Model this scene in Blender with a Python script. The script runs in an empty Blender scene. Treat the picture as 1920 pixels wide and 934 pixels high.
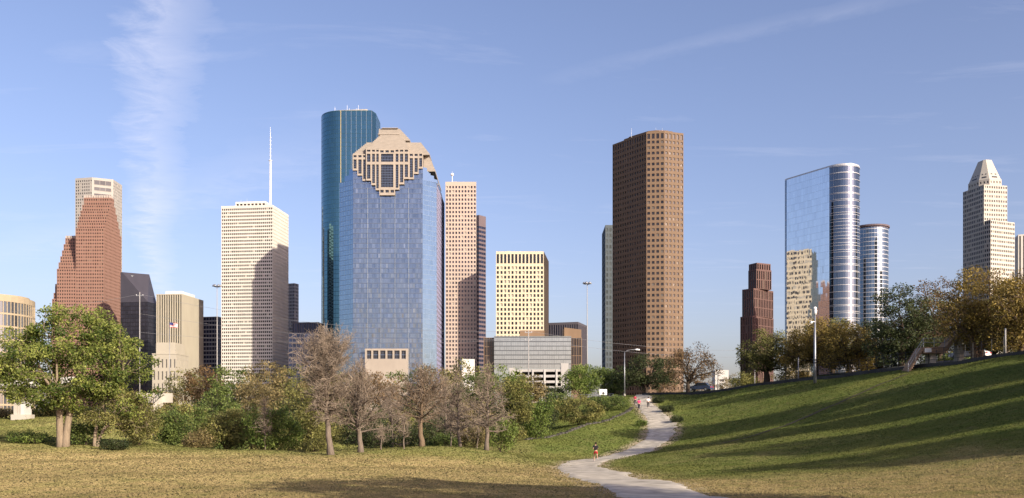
import bpy, math, random
import numpy as np
from mathutils import Vector
R_ = math.radians
scene = bpy.context.scene
COL = scene.collection

# ------------------------------------------------------------------ camera
FPX, HY, CZ = 1663.0, 790.0, 4.0          # focal length and horizon row in photo pixels, eye height
cam_d = bpy.data.cameras.new('camera')
cam = bpy.data.objects.new('camera', cam_d)
COL.objects.link(cam)
cam.location = (0, 0, CZ)
cam.rotation_euler = (R_(90), 0, 0)
cam_d.sensor_width = 36.0
cam_d.lens = FPX / 1920 * 36.0
cam_d.shift_y = (HY - 467.0) / 1920
cam_d.clip_start = 0.3
cam_d.clip_end = 20000
scene.camera = cam

# ------------------------------------------------------------------ sun and sky
SUN_A, SUN_E = R_(43), R_(22)             # the sun stands behind the camera, to the right
TO_SUN = Vector((math.sin(SUN_A) * math.cos(SUN_E), -math.cos(SUN_A) * math.cos(SUN_E), math.sin(SUN_E)))
sun_d = bpy.data.lights.new('sun', 'SUN')
sun_d.energy = 5.0
sun_d.angle = R_(0.5)
sun_d.color = (1.0, 0.89, 0.72)
sun = bpy.data.objects.new('sun', sun_d)
COL.objects.link(sun)
sun.rotation_euler = (-TO_SUN).to_track_quat('-Z', 'Y').to_euler()

world = bpy.data.worlds.new('World')
scene.world = world
world.use_nodes = True
wn, wl = world.node_tree.nodes, world.node_tree.links
wn.clear()
def wnode(t, **k):
    n = wn.new(t)
    for a, b in k.items(): setattr(n, a, b)
    return n
def wmath(op, a, b=None, c=None, clamp=False):
    n = wn.new('ShaderNodeMath'); n.operation = op; n.use_clamp = clamp
    for i, s in enumerate((a, b, c)):
        if s is None: continue
        if isinstance(s, (int, float)): n.inputs[i].default_value = s
        else: wl.new(s, n.inputs[i])
    return n.outputs[0]
sky = wnode('ShaderNodeTexSky', sky_type='NISHITA', sun_disc=False, sun_elevation=SUN_E,
            sun_rotation=math.pi - SUN_A, altitude=0, air_density=1.0, dust_density=2.6, ozone_density=3.2)
bg1 = wnode('ShaderNodeBackground'); bg1.inputs[1].default_value = 0.130
wb = wnode('ShaderNodeVectorMath', operation='MULTIPLY'); wb.inputs[1].default_value = (1.24, 1.0, 1.03)   # white balance of the whole sky
wl.new(sky.outputs[0], wb.inputs[0]); wl.new(wb.outputs[0], bg1.inputs[0])
tc = wnode('ShaderNodeTexCoord')
sep = wnode('ShaderNodeSeparateXYZ'); wl.new(tc.outputs['Generated'], sep.inputs[0])
zc = wmath('MAXIMUM', sep.outputs[2], 0.03)
cx = wmath('DIVIDE', sep.outputs[0], zc)      # high cloud layer: direction projected on a level sheet
cy = wmath('DIVIDE', sep.outputs[1], zc)
comb = wnode('ShaderNodeCombineXYZ'); wl.new(cx, comb.inputs[0]); wl.new(cy, comb.inputs[1])
def wnoise(scale, detail, rough, rot=0.0, sc=(1, 1, 1), dist=0.0):
    mp = wnode('ShaderNodeMapping'); mp.inputs['Rotation'].default_value = (0, 0, rot); mp.inputs['Scale'].default_value = sc
    wl.new(comb.outputs[0], mp.inputs[0])
    n = wnode('ShaderNodeTexNoise'); n.inputs['Scale'].default_value = scale; n.inputs['Detail'].default_value = detail
    n.inputs['Roughness'].default_value = rough; n.inputs['Distortion'].default_value = dist
    wl.new(mp.outputs[0], n.inputs['Vector'])
    return n.outputs[0]
n_big = wnoise(0.8, 5, 0.6)
n_fine = wnoise(5.0, 9, 0.68, rot=0.4, sc=(1.0, 1.2, 1), dist=0.5)
n_wisp = wnoise(1.1, 8, 0.66, rot=-0.5, sc=(1.0, 3.2, 1), dist=0.6)
def streak(p, q, w, amp, ends=True):
    """a spread-out contrail: soft band along a straight line on the cloud layer"""
    (x0, y0), (x1, y1) = p, q
    L = math.hypot(x1 - x0, y1 - y0); dx, dy = (x1 - x0) / L, (y1 - y0) / L
    a = wmath('SUBTRACT', cx, x0); b = wmath('SUBTRACT', cy, y0)
    across = wmath('SUBTRACT', wmath('MULTIPLY', a, dy), wmath('MULTIPLY', b, dx))
    wob = wmath('MULTIPLY', wmath('SUBTRACT', n_fine, 0.5), w * 1.9)
    wob2 = wmath('MULTIPLY', wmath('SUBTRACT', n_big, 0.5), w * 2.4)
    across = wmath('ADD', wmath('ADD', across, wob), wob2)
    d = wmath('DIVIDE', wmath('ABSOLUTE', across), w)
    m = wmath('SUBTRACT', 1.0, d, clamp=True)
    m = wmath('POWER', m, 0.75)
    along = wmath('DIVIDE', wmath('ADD', wmath('MULTIPLY', a, dx), wmath('MULTIPLY', b, dy)), L)
    if ends:
        along = wmath('ADD', along, wmath('MULTIPLY', wmath('SUBTRACT', n_big, 0.5), 0.5))
        m = wmath('MULTIPLY', m, wmath('MULTIPLY', wmath('ADD', along, 0.25), 4.0, clamp=True))
        m = wmath('MULTIPLY', m, wmath('MULTIPLY', wmath('SUBTRACT', 1.25, along), 4.0, clamp=True))
    return wmath('MULTIPLY', wmath('MULTIPLY', m, amp), wmath('MULTIPLY', wmath('SUBTRACT', n_fine, 0.22, clamp=True), 2.4))
s1 = streak((-0.83, 2.10), (-2.30, 5.75), 0.115, 0.36, False)
s2 = streak((0.213, 2.54), (0.826, 2.146), 0.06, 0.085)
s3 = streak((-2.9, 5.2), (-0.9, 3.4), 0.26, 0.14)
wis = wmath('MULTIPLY', wmath('SUBTRACT', n_wisp, 0.56, clamp=True), 0.6)
cl = wmath('ADD', wmath('ADD', s1, s2), wmath('ADD', s3, wis), clamp=True)
fade = wmath('MULTIPLY', wmath('SUBTRACT', sep.outputs[2], 0.04), 9.0, clamp=True)
cl = wmath('MULTIPLY', cl, fade)
bg2 = wnode('ShaderNodeBackground'); bg2.inputs[0].default_value = (0.80, 0.79, 0.90, 1); bg2.inputs[1].default_value = 0.85
mix = wnode('ShaderNodeMixShader'); wl.new(cl, mix.inputs[0]); wl.new(bg1.outputs[0], mix.inputs[1]); wl.new(bg2.outputs[0], mix.inputs[2])
wo = wnode('ShaderNodeOutputWorld'); wl.new(mix.outputs[0], wo.inputs[0])

vs = scene.view_settings
vs.view_transform = 'Standard'; vs.look = 'None'; vs.exposure = 0.6; vs.gamma = 1.0; vs.use_curve_mapping = False
scene.cycles.max_bounces = 6; scene.cycles.diffuse_bounces = 2; scene.cycles.glossy_bounces = 3
scene.cycles.transmission_bounces = 3; scene.cycles.transparent_max_bounces = 4
scene.cycles.sample_clamp_indirect = 6.0
scene.cycles.caustics_reflective = False; scene.cycles.caustics_refractive = False

# ------------------------------------------------------------------ helpers
def Q(px, D): return np.array(((px - 960) / FPX * D, D), float)                    # a photo column at a real distance -> plan point
def Z(py, D): return CZ + (HY - py) / FPX * D                                       # a photo row at a real distance -> height
def P(px, py, D): return np.array(((px - 960) / FPX * D, D, Z(py, D)), float)

def tag(o, label=None, cat=None, group=None, kind=None):
    if label: o['label'] = label
    if cat: o['category'] = cat
    if group: o['group'] = group
    if kind: o['kind'] = kind
    return o
def empty(name, loc=(0, 0, 0), rz=0.0):
    o = bpy.data.objects.new(name, None); COL.objects.link(o)
    o.location = [float(c) for c in loc]; o.rotation_euler = (0, 0, rz); o.empty_display_size = 0.5
    return o
def make_mesh(name, V, faces, mats, midx=None, smooth=False, attrs=None):
    """faces: list of integer arrays (n, k), k = 3, 4 or more"""
    me = bpy.data.meshes.new(name)
    V = np.ascontiguousarray(V, np.float32)
    me.vertices.add(len(V)); me.vertices.foreach_set('co', V.ravel())
    loops = np.concatenate([f.ravel() for f in faces]).astype(np.int32)
    tot = np.concatenate([np.full(len(f), f.shape[1], np.int32) for f in faces])
    start = np.concatenate(([0], np.cumsum(tot)[:-1])).astype(np.int32)
    me.loops.add(len(loops)); me.loops.foreach_set('vertex_index', loops)
    me.polygons.add(len(tot)); me.polygons.foreach_set('loop_start', start); me.polygons.foreach_set('loop_total', tot)
    if midx is not None: me.polygons.foreach_set('material_index', midx.astype(np.int32))
    me.polygons.foreach_set('use_smooth', np.full(len(tot), smooth, bool))
    for m in (mats if isinstance(mats, (list, tuple)) else [mats]): me.materials.append(m)
    for k, a in (attrs or {}).items():
        at = me.attributes.new(k, 'FLOAT', 'POINT'); at.data.foreach_set('value', np.ascontiguousarray(a, np.float32))
    me.update(calc_edges=True)
    return me
def link(name, me, parent=None):
    o = bpy.data.objects.new(name, me); COL.objects.link(o)
    if parent is not None: o.parent = parent
    return o
class MB:
    """collects pieces of one mesh"""
    def __init__(s): s.v = []; s.f = []; s.m = []; s.n = 0; s.t = []
    def add(s, v, faces, m=0, tint=None):
        v = np.asarray(v, float).reshape(-1, 3)
        s.v.append(v)
        for f in faces:
            f = np.asarray(f, int)
            if f.ndim == 1: f = f[None]
            s.f.append(f + s.n); s.m.append(np.full(len(f), m))
        s.t.append(np.full(len(v), 0.5) if tint is None else np.broadcast_to(tint, (len(v),)))
        s.n += len(v)
        return s
    def build(s, name, mats, parent=None, smooth=False, loc=None, kind=None):
        V = np.concatenate(s.v)
        if loc is not None: V = V - np.asarray(loc, float)
        me = make_mesh(name, V, s.f, mats, np.concatenate(s.m), smooth, {'tint': np.concatenate(s.t)})
        o = link(name, me, parent)
        if loc is not None: o.location = [float(c) for c in loc]
        if kind: o['kind'] = kind
        return o
    def box(s, x0, x1, y0, y1, z0, z1, m=0):
        v = [(x0, y0, z0), (x1, y0, z0), (x1, y1, z0), (x0, y1, z0), (x0, y0, z1), (x1, y0, z1), (x1, y1, z1), (x0, y1, z1)]
        return s.add(v, [[(0, 3, 2, 1), (4, 5, 6, 7), (0, 1, 5, 4), (1, 2, 6, 5), (2, 3, 7, 6), (3, 0, 4, 7)]], m)
    def prism(s, pts, z0, z1, m=0, pts2=None, caps=True):
        p = np.asarray(pts, float); q = p if pts2 is None else np.asarray(pts2, float); n = len(p)
        z0 = np.broadcast_to(z0, (n,)); z1 = np.broadcast_to(z1, (n,))
        v = np.concatenate([np.column_stack([p, z0]), np.column_stack([q, z1])])
        i = np.arange(n); j = (i + 1) % n
        fs = [np.column_stack([i, j, j + n, i + n])]
        if caps: fs += [np.arange(n)[None] + n, np.arange(n)[None, ::-1]]
        return s.add(v, fs, m)
    def tube(s, path, rad, sides=6, m=0, cap=True, tint=None):
        p = np.asarray(path, float); k = len(p); rad = np.broadcast_to(rad, (k,))
        t = np.gradient(p, axis=0); t /= np.linalg.norm(t, axis=1)[:, None] + 1e-9
        a = np.cross(t, np.where(np.abs(t[:, 2:3]) > 0.9, [[1., 0, 0]], [[0, 0, 1.]])); a /= np.linalg.norm(a, axis=1)[:, None] + 1e-9
        b = np.cross(t, a)
        an = np.arange(sides) * 2 * math.pi / sides
        ring = p[:, None] + rad[:, None, None] * (np.cos(an)[None, :, None] * a[:, None] + np.sin(an)[None, :, None] * b[:, None])
        i = np.arange(k - 1)[:, None] * sides; j = np.arange(sides)[None]; j2 = (j + 1) % sides
        f = np.stack([i + j, i + j2, i + sides + j2, i + sides + j], -1).reshape(-1, 4)[:, ::-1]
        fs = [f]
        if cap: fs += [np.arange(sides)[None], (np.arange(sides) + (k - 1) * sides)[None, ::-1]]
        return s.add(ring.reshape(-1, 3), fs, m, tint)
    def lathe(s, c, prof, sides=16, m=0):
        """prof: (radius, z) list about a vertical axis at c"""
        n = len(prof); an = np.arange(sides) * 2 * math.pi / sides
        v = np.array([[c[0] + r * math.cos(a), c[1] + r * math.sin(a), c[2] + z] for r, z in prof for a in an])
        i = np.arange(n - 1)[:, None] * sides; j = np.arange(sides)[None]; j2 = (j + 1) % sides
        f = np.stack([i + j, i + j2, i + sides + j2, i + sides + j], -1).reshape(-1, 4)
        return s.add(v, [f, np.arange(sides)[None, ::-1], (np.arange(sides) + (n - 1) * sides)[None]], m)
    def segs(s, p0, p1, r0, r1, sides=3, m=0, tint=None):
        """many straight tapered twigs at once"""
        p0, p1 = np.asarray(p0, float), np.asarray(p1, float); n = len(p0)
        if n == 0: return s
        t = p1 - p0; t /= np.linalg.norm(t, axis=1)[:, None] + 1e-9
        a = np.cross(t, np.where(np.abs(t[:, 2:3]) > 0.9, [[1., 0, 0]], [[0, 0, 1.]])); a /= np.linalg.norm(a, axis=1)[:, None] + 1e-9
        b = np.cross(t, a); an = np.arange(sides) * 2 * math.pi / sides
        off = np.cos(an)[None, :, None] * a[:, None] + np.sin(an)[None, :, None] * b[:, None]
        r0 = np.broadcast_to(r0, (n,)); r1 = np.broadcast_to(r1, (n,))
        v = np.concatenate([p0[:, None] + off * r0[:, None, None], p1[:, None] + off * r1[:, None, None]], 1)
        base = (np.arange(n) * 2 * sides)[:, None, None]; j = np.arange(sides); j2 = (j + 1) % sides
        f = (np.stack([j, j + sides, j2 + sides, j2], -1)[None] + base).reshape(-1, 4)
        tt = None if tint is None else np.repeat(np.broadcast_to(tint, (n,)), 2 * sides)
        return s.add(v.reshape(-1, 3), [f], m, tt)

# ------------------------------------------------------------------ materials
def new_mat(name):
    m = bpy.data.materials.new(name); m.use_nodes = True
    nt = m.node_tree; nt.nodes.clear()
    out = nt.nodes.new('ShaderNodeOutputMaterial')
    return m, nt.nodes, nt.links, out
def N(nodes, t, **k):
    n = nodes.new(t)
    for a, b in k.items(): setattr(n, a, b)
    return n
def vary(nodes, links, col, amt, scale, sc=(1, 1, 1), detail=4, src=None):
    """colour times (1 +- amt) by noise on object coordinates"""
    tcn = N(nodes, 'ShaderNodeTexCoord'); mp = N(nodes, 'ShaderNodeMapping'); mp.inputs['Scale'].default_value = sc
    links.new(tcn.outputs['Object'], mp.inputs[0])
    no = N(nodes, 'ShaderNodeTexNoise'); no.inputs['Scale'].default_value = scale; no.inputs['Detail'].default_value = detail
    links.new(mp.outputs[0], no.inputs['Vector'])
    mr = N(nodes, 'ShaderNodeMapRange'); mr.inputs[1].default_value = 0.25; mr.inputs[2].default_value = 0.75
    mr.inputs[3].default_value = 1 - amt; mr.inputs[4].default_value = 1 + amt
    links.new(no.outputs[0], mr.inputs[0])
    mx = N(nodes, 'ShaderNodeVectorMath', operation='SCALE')
    if src is None: mx.inputs[0].default_value = col[:3]
    else: links.new(src, mx.inputs[0])
    links.new(mr.outputs[0], mx.inputs['Scale'])
    return mx.outputs[0], no.outputs[0]
def mat(name, col, rough=0.8, metal=0.0, spec=0.3, var=0.08, vscale=0.15, sc=(1, 1, 0.35), bump=0.0):
    m, n, l, out = new_mat(name)
    b = N(n, 'ShaderNodeBsdfPrincipled')
    c, no = vary(n, l, col, var, vscale, sc)
    l.new(c, b.inputs['Base Color'])
    b.inputs['Roughness'].default_value = rough; b.inputs['Metallic'].default_value = metal
    b.inputs['Specular IOR Level'].default_value = spec
    if bump:
        bp = N(n, 'ShaderNodeBump'); bp.inputs['Strength'].default_value = bump; l.new(no, bp.inputs['Height']); l.new(bp.outputs[0], b.inputs['Normal'])
    l.new(b.outputs[0], out.inputs[0])
    return m
def glass(name, col, metal=0.0, rough=0.06, var=0.35, spec=0.5, blind=0.0, blind_col=(0.35, 0.32, 0.27)):
    """coated window glass; each pane its own tint, some with pale blinds behind"""
    m, n, l, out = new_mat(name)
    b = N(n, 'ShaderNodeBsdfPrincipled')
    g = N(n, 'ShaderNodeNewGeometry')
    mr = N(n, 'ShaderNodeMapRange'); mr.inputs[3].default_value = 1 - var; mr.inputs[4].default_value = 1 + var
    l.new(g.outputs['Random Per Island'], mr.inputs[0])
    sc = N(n, 'ShaderNodeVectorMath', operation='SCALE'); sc.inputs[0].default_value = col[:3]; l.new(mr.outputs[0], sc.inputs['Scale'])
    c = sc.outputs[0]
    if blind:
        fr = N(n, 'ShaderNodeMath', operation='FRACT'); mu = N(n, 'ShaderNodeMath', operation='MULTIPLY'); mu.inputs[1].default_value = 37.7
        l.new(g.outputs['Random Per Island'], mu.inputs[0]); l.new(mu.outputs[0], fr.inputs[0])
        gt = N(n, 'ShaderNodeMath', operation='LESS_THAN'); gt.inputs[1].default_value = blind; l.new(fr.outputs[0], gt.inputs[0])
        mx = N(n, 'ShaderNodeMix', data_type='RGBA'); l.new(gt.outputs[0], mx.inputs[0]); l.new(c, mx.inputs[6]); mx.inputs[7].default_value = (*blind_col, 1)
        c = mx.outputs[2]
    l.new(c, b.inputs['Base Color'])
    b.inputs['Metallic'].default_value = metal; b.inputs['Roughness'].default_value = rough; b.inputs['Specular IOR Level'].default_value = spec
    l.new(b.outputs[0], out.inputs[0])
    return m
def leaf_mat(name, dark, light, trans=0.35):
    m, n, l, out = new_mat(name)
    at = N(n, 'ShaderNodeAttribute', attribute_name='tint')
    mx = N(n, 'ShaderNodeMix', data_type='RGBA'); l.new(at.outputs['Fac'], mx.inputs[0])
    mx.inputs[6].default_value = (*dark, 1); mx.inputs[7].default_value = (*light, 1)
    d = N(n, 'ShaderNodeBsdfPrincipled'); d.inputs['Roughness'].default_value = 0.55; d.inputs['Specular IOR Level'].default_value = 0.25
    t = N(n, 'ShaderNodeBsdfTranslucent')
    l.new(mx.outputs[2], d.inputs['Base Color']); l.new(mx.outputs[2], t.inputs[0])
    ms = N(n, 'ShaderNodeMixShader'); ms.inputs[0].default_value = trans
    l.new(d.outputs[0], ms.inputs[1]); l.new(t.outputs[0], ms.inputs[2]); l.new(ms.outputs[0], out.inputs[0])
    return m

# ------------------------------------------------------------------ terrain
CITY_Z = CZ + 3.0
ctrl = [  # photo column, photo row, distance
    (0, 934, 30), (480, 934, 29), (960, 934, 28), (1180, 934, 28), (1400, 934, 27), (1920, 934, 25.5),
    (0, 880, 48), (480, 884, 48), (800, 884, 48),
    (0, 839, 74), (200, 843, 75), (400, 848, 75), (560, 850, 75), (620, 852, 75), (676, 848, 77), (790, 838, 85), (857, 838, 85), (912, 842, 82),
    (0, 817, 97), (0, 803, 120), (-300, 815, 97), (-300, 840, 70), (60, 803, 122), (270, 832, 90),
    (330, 872, 97), (430, 876, 97), (540, 872, 100), (720, 858, 108), (850, 856, 112),
    (160, 800, 125), (300, 772, 150), (500, 772, 155), (700, 780, 150), (850, 785, 145),
    (1117, 868, 82), (1040, 873, 78), (1150, 900, 46), (1080, 886, 58),
    (1160, 856, 92), (1210, 840, 100), (1238, 820, 110), (1242, 800, 120), (1226, 780, 131), (1208, 760, 143), (1202, 746, 152),
    (1090, 822, 108), (1000, 836, 100), (960, 852, 88), (1150, 800, 119), (1180, 780, 130), (1195, 768, 137),
    (985, 824, 106), (1090, 798, 120), (1170, 772, 137), (1060, 800, 134), (1000, 820, 122),
    (1110, 746, 172), (1000, 760, 185),
    (1290, 800, 114), (1262, 765, 139), (1300, 845, 78), (1300, 900, 46),
    (1240, 741, 156), (1400, 727, 136), (1600, 706, 116), (1750, 690, 103), (1920, 667, 90),
    (1400, 800, 100), (1420, 770, 112), (1600, 780, 86), (1600, 750, 97), (1750, 760, 76), (1920, 738, 66), (1920, 800, 50), (1920, 870, 37),
    (1600, 850, 58), (1400, 852, 70), (1600, 900, 38), (1780, 885, 39),
]
C = [P(*c) for c in ctrl]
C += [np.array((x, y, CZ + z)) for x, y, z in [
    (30, 205, 4.6), (60, 185, 5.0), (80, 160, 5.6), (95, 130, 6.2), (100, 105, 6.8), (72, 70, 7.0), (66, 45, 6.6), (62, 20, 5.4), (60, -5, 4.0), (58, -35, 3.4),
    (0, 0, -1.7), (-40, 0, -1.8), (0, -40, -1.5), (-70, 40, -2.2), (-80, -30, -1.8), (24, 10, -1.2), (30, -20, -0.2), (40, 18, 1.2),
    (-150, 220, 2.0), (0, 240, 3.0), (-100, 170, 0.0), (-160, 120, -1.2), (130, 220, 5.0), (140, 60, 7.0), (130, 150, 6.5), (-40, 190, 1.0), (-160, 40, -2.0)]]
C = np.array(C)
def _U(r2): return np.where(r2 > 0, 0.5 * r2 * np.log(r2 + 1e-12), 0.0)
_n = len(C); _A = np.zeros((_n + 3, _n + 3))
_d2 = ((C[:, None, :2] - C[None, :, :2]) ** 2).sum(-1)
_A[:_n, :_n] = _U(_d2) + np.eye(_n) * 6.0
_A[:_n, _n:] = np.column_stack([np.ones(_n), C[:, :2]]); _A[_n:, :_n] = _A[:_n, _n:].T
_w = np.linalg.solve(_A, np.concatenate([C[:, 2], np.zeros(3)]))
def smooth01(t): t = np.clip(t, 0, 1); return t * t * (3 - 2 * t)
def raw_z(x, y):
    x = np.asarray(x, float); y = np.asarray(y, float)
    z = _w[_n] + _w[_n + 1] * x + _w[_n + 2] * y
    for i in range(_n): z = z + _w[i] * _U((x - C[i, 0]) ** 2 + (y - C[i, 1]) ** 2)
    k = np.maximum(smooth01((y - 215) / 60), np.maximum(smooth01((-y - 30) / 60), smooth01((np.abs(x) - 130) / 70)))
    bump = 0.06 * np.sin(x * 0.51 + 1.3) * np.sin(y * 0.43) + 0.05 * np.sin(x * 0.23 - y * 0.31) + 0.03 * np.sin(x * 1.1 + y * 0.8)
    return z * (1 - k) + CITY_Z * k + bump * (1 - k)
def axis(lo, hi, step, far_lo, far_hi):
    a = list(np.arange(lo, hi + 1e-6, step)); s = step; v = hi
    while v < far_hi: s *= 1.35; v += s; a.append(min(v, far_hi))
    s = step; v = lo
    while v > far_lo: s *= 1.35; v -= s; a.insert(0, max(v, far_lo))
    return np.array(a)
gx = axis(-95, 105, 1.0, -7000, 7000); gy = axis(-30, 235, 1.0, -3000, 9000)
GX, GY = np.meshgrid(gx, gy); GZ = raw_z(GX.ravel(), GY.ravel()).reshape(GX.shape)
def gz(x, y):
    """height of the ground sheet itself (bilinear in its grid)"""
    x = np.atleast_1d(np.asarray(x, float)); y = np.atleast_1d(np.asarray(y, float))
    i = np.clip(np.searchsorted(gx, x) - 1, 0, len(gx) - 2); j = np.clip(np.searchsorted(gy, y) - 1, 0, len(gy) - 2)
    a = (x - gx[i]) / (gx[i + 1] - gx[i]); b = (y - gy[j]) / (gy[j + 1] - gy[j])
    return (GZ[j, i] * (1 - a) * (1 - b) + GZ[j, i + 1] * a * (1 - b) + GZ[j + 1, i] * (1 - a) * b + GZ[j + 1, i + 1] * a * b)
def g1(x, y): return float(gz(x, y)[0])
def on_ground(px, D, dz=0.0):
    q = Q(px, D); return np.array((q[0], q[1], g1(q[0], q[1]) + dz))

# path centre line: plan points and half widths
path_ctrl = [(1395, 960, 22, .8), (1258, 934, 28, 1.5), (1202, 916, 36, 1.75), (1148, 900, 46, 2.0), (1118, 890, 55, 2.1), (1092, 880, 66, 2.1), (1085, 874, 75, 1.9), (1105, 866, 83, 1.7), (1150, 856, 91, 1.7), (1195, 845, 98, 1.9),
             (1230, 828, 106, 1.95), (1241, 810, 115, 1.95), (1236, 792, 125, 1.95), (1219, 772, 136, 1.65), (1208, 758, 145, 1.4), (1206, 746, 152, 1.4), (1204, 742, 166, 1.4)]
pc = np.array([[*Q(a, d), w] for a, b, d, w in path_ctrl])
def catmull(p, n):
    p = np.vstack([2 * p[0] - p[1], p, 2 * p[-1] - p[-2]]); out = []
    for i in range(1, len(p) - 2):
        for t in np.linspace(0, 1, n, endpoint=False):
            out.append(0.5 * (2 * p[i] + (p[i + 1] - p[i - 1]) * t + (2 * p[i - 1] - 5 * p[i] + 4 * p[i + 1] - p[i + 2]) * t * t + (3 * p[i] - p[i - 1] - 3 * p[i + 1] + p[i + 2]) * t ** 3))
    out.append(p[-2]); return np.array(out)
PCL = catmull(pc, 26)
def path_dist(x, y):
    d = np.full(np.shape(x), 1e9)
    for k in range(0, len(PCL), 3): d = np.minimum(d, np.hypot(x - PCL[k, 0], y - PCL[k, 1]) - PCL[k, 2])
    return d
def greenness(x, y):
    """0 dry winter lawn .. 1 green spring hillside"""
    hill = smooth01((raw_like(x, y) - (CZ - 2.35)) / 1.6) * smooth01((x - 4) / 12)
    bank = smooth01((y - 84) / 14) * smooth01((x + 4) / 8)
    wood = smooth01((y - 66) / 14) * 0.75
    right = smooth01((y - 36) / 16) * smooth01((x - 3 - (80 - y) * .06) / 7)
    hill = np.maximum(hill, right * .9)
    return np.clip(np.maximum(np.maximum(hill, bank), wood), 0, 1)
def raw_like(x, y): return gz(np.ravel(x), np.ravel(y)).reshape(np.shape(x))

def lawn_material(name, blades=False):
    m, n, l, out = new_mat(name)
    at = N(n, 'ShaderNodeAttribute', attribute_name='green')
    tcn = N(n, 'ShaderNodeTexCoord')
    def noise(scale, detail=5, rough=0.6, sc=(1, 1, 1)):
        mp = N(n, 'ShaderNodeMapping'); mp.inputs['Scale'].default_value = sc; l.new(tcn.outputs['Object'], mp.inputs[0])
        no = N(n, 'ShaderNodeTexNoise'); no.inputs['Scale'].default_value = scale; no.inputs['Detail'].default_value = detail; no.inputs['Roughness'].default_value = rough
        l.new(mp.outputs[0], no.inputs['Vector']); return no.outputs[0]
    def mth(op, a, b, clamp=False):
        k = N(n, 'ShaderNodeMath', operation=op); k.use_clamp = clamp
        for i, s in enumerate((a, b)):
            if isinstance(s, (int, float)): k.inputs[i].default_value = s
            else: l.new(s, k.inputs[i])
        return k.outputs[0]
    def mixc(f, a, b):
        k = N(n, 'ShaderNodeMix', data_type='RGBA')
        if isinstance(f, (int, float)): k.inputs[0].default_value = f
        else: l.new(f, k.inputs[0])
        for i, s in ((6, a), (7, b)):
            if isinstance(s, tuple): k.inputs[i].default_value = (*s, 1)
            else: l.new(s, k.inputs[i])
        return k.outputs[2]
    big = noise(0.09, 4); mid = noise(0.7, 5, 0.65); fine = noise(5.0, 6, 0.7); tiny = noise(22.0, 4, 0.7)
    g = mth('ADD', at.outputs['Fac'], mth('MULTIPLY', mth('SUBTRACT', big, 0.5), 0.9))
    g = mth('ADD', g, mth('MULTIPLY', mth('SUBTRACT', mid, 0.5), 0.7), True)
    dry = mixc(fine, (0.300, 0.232, 0.105), (0.440, 0.345, 0.165))
    dry = mixc(mth('MULTIPLY', mth('SUBTRACT', mid, 0.45, True), 3.0, True), dry, (0.235, 0.225, 0.080))
    grn = mixc(fine, (0.065, 0.095, 0.024), (0.150, 0.180, 0.048))
    grn = mixc(mth('MULTIPLY', mth('SUBTRACT', big, 0.45, True), 2.4, True), grn, (0.22, 0.21, 0.065))
    c = mixc(g, dry, grn)
    so = N(n, 'ShaderNodeAttribute', attribute_name='soil'); c = mixc(mth('MULTIPLY', mth('ADD', mth('MULTIPLY', so.outputs['Fac'], 0.75), mth('SUBTRACT', mid, 0.75)), 2.2, True), c, (0.31, 0.255, 0.18))
    c = mixc(mth('MULTIPLY', mth('SUBTRACT', noise(0.35, 6, 0.7), 0.60, True), 5.0, True), c, (0.20, 0.155, 0.085))
    ct = N(n, 'ShaderNodeAttribute', attribute_name='city'); c = mixc(ct.outputs['Fac'], c, (0.085, 0.082, 0.078))
    sp = mth('ADD', mth('MULTIPLY', tiny, 0.6), 0.7)
    sc = N(n, 'ShaderNodeVectorMath', operation='SCALE'); l.new(c, sc.inputs[0]); l.new(sp, sc.inputs['Scale'])
    col = sc.outputs[0]
    if blades:
        tn = N(n, 'ShaderNodeAttribute', attribute_name='tint')
        s2 = N(n, 'ShaderNodeVectorMath', operation='SCALE'); l.new(col, s2.inputs[0]); l.new(mth('ADD', mth('MULTIPLY', tn.outputs['Fac'], 0.4), 0.9), s2.inputs['Scale'])
        d = N(n, 'ShaderNodeBsdfDiffuse'); t = N(n, 'ShaderNodeBsdfTranslucent')
        ge = N(n, 'ShaderNodeNewGeometry'); ad = N(n, 'ShaderNodeVectorMath', operation='MULTIPLY_ADD'); l.new(ge.outputs['Normal'], ad.inputs[0]); ad.inputs[1].default_value = (.45, .45, .45); ad.inputs[2].default_value = (0, 0, .8)
        nm = N(n, 'ShaderNodeVectorMath', operation='NORMALIZE'); l.new(ad.outputs[0], nm.inputs[0]); l.new(nm.outputs[0], d.inputs['Normal'])
        l.new(s2.outputs[0], d.inputs[0]); l.new(s2.outputs[0], t.inputs[0])
        ms = N(n, 'ShaderNodeMixShader'); ms.inputs[0].default_value = 0.5; l.new(d.outputs[0], ms.inputs[1]); l.new(t.outputs[0], ms.inputs[2]); l.new(ms.outputs[0], out.inputs[0])
    else:
        b = N(n, 'ShaderNodeBsdfDiffuse'); b.inputs['Roughness'].default_value = 1.0
        l.new(col, b.inputs[0])
        bp = N(n, 'ShaderNodeBump'); bp.inputs['Strength'].default_value = 1.0; bp.inputs['Distance'].default_value = 0.12
        l.new(mth('ADD', mth('ADD', fine, mth('MULTIPLY', tiny, 0.6)), mth('MULTIPLY', mid, 1.2)), bp.inputs['Height']); l.new(bp.outputs[0], b.inputs['Normal'])
        l.new(b.outputs[0], out.inputs[0])
    return m
M_lawn = lawn_material('lawn'); M_blade = lawn_material('grass_blades', True)
M_path = mat('gravel_path', (0.42, 0.375, 0.30), rough=0.95, spec=0.1, var=0.38, vscale=1.1, sc=(1, 1, 1), bump=0.6)
M_asphalt = mat('asphalt', (0.06, 0.06, 0.062), rough=0.9, var=0.2, vscale=0.6)
M_conc = mat('concrete', (0.42, 0.39, 0.33), rough=0.85, var=0.18, vscale=0.5, bump=0.1)
M_dconc = mat('weathered_concrete', (0.13, 0.125, 0.12), rough=0.9, var=0.3, vscale=0.6, bump=0.2)
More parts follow.
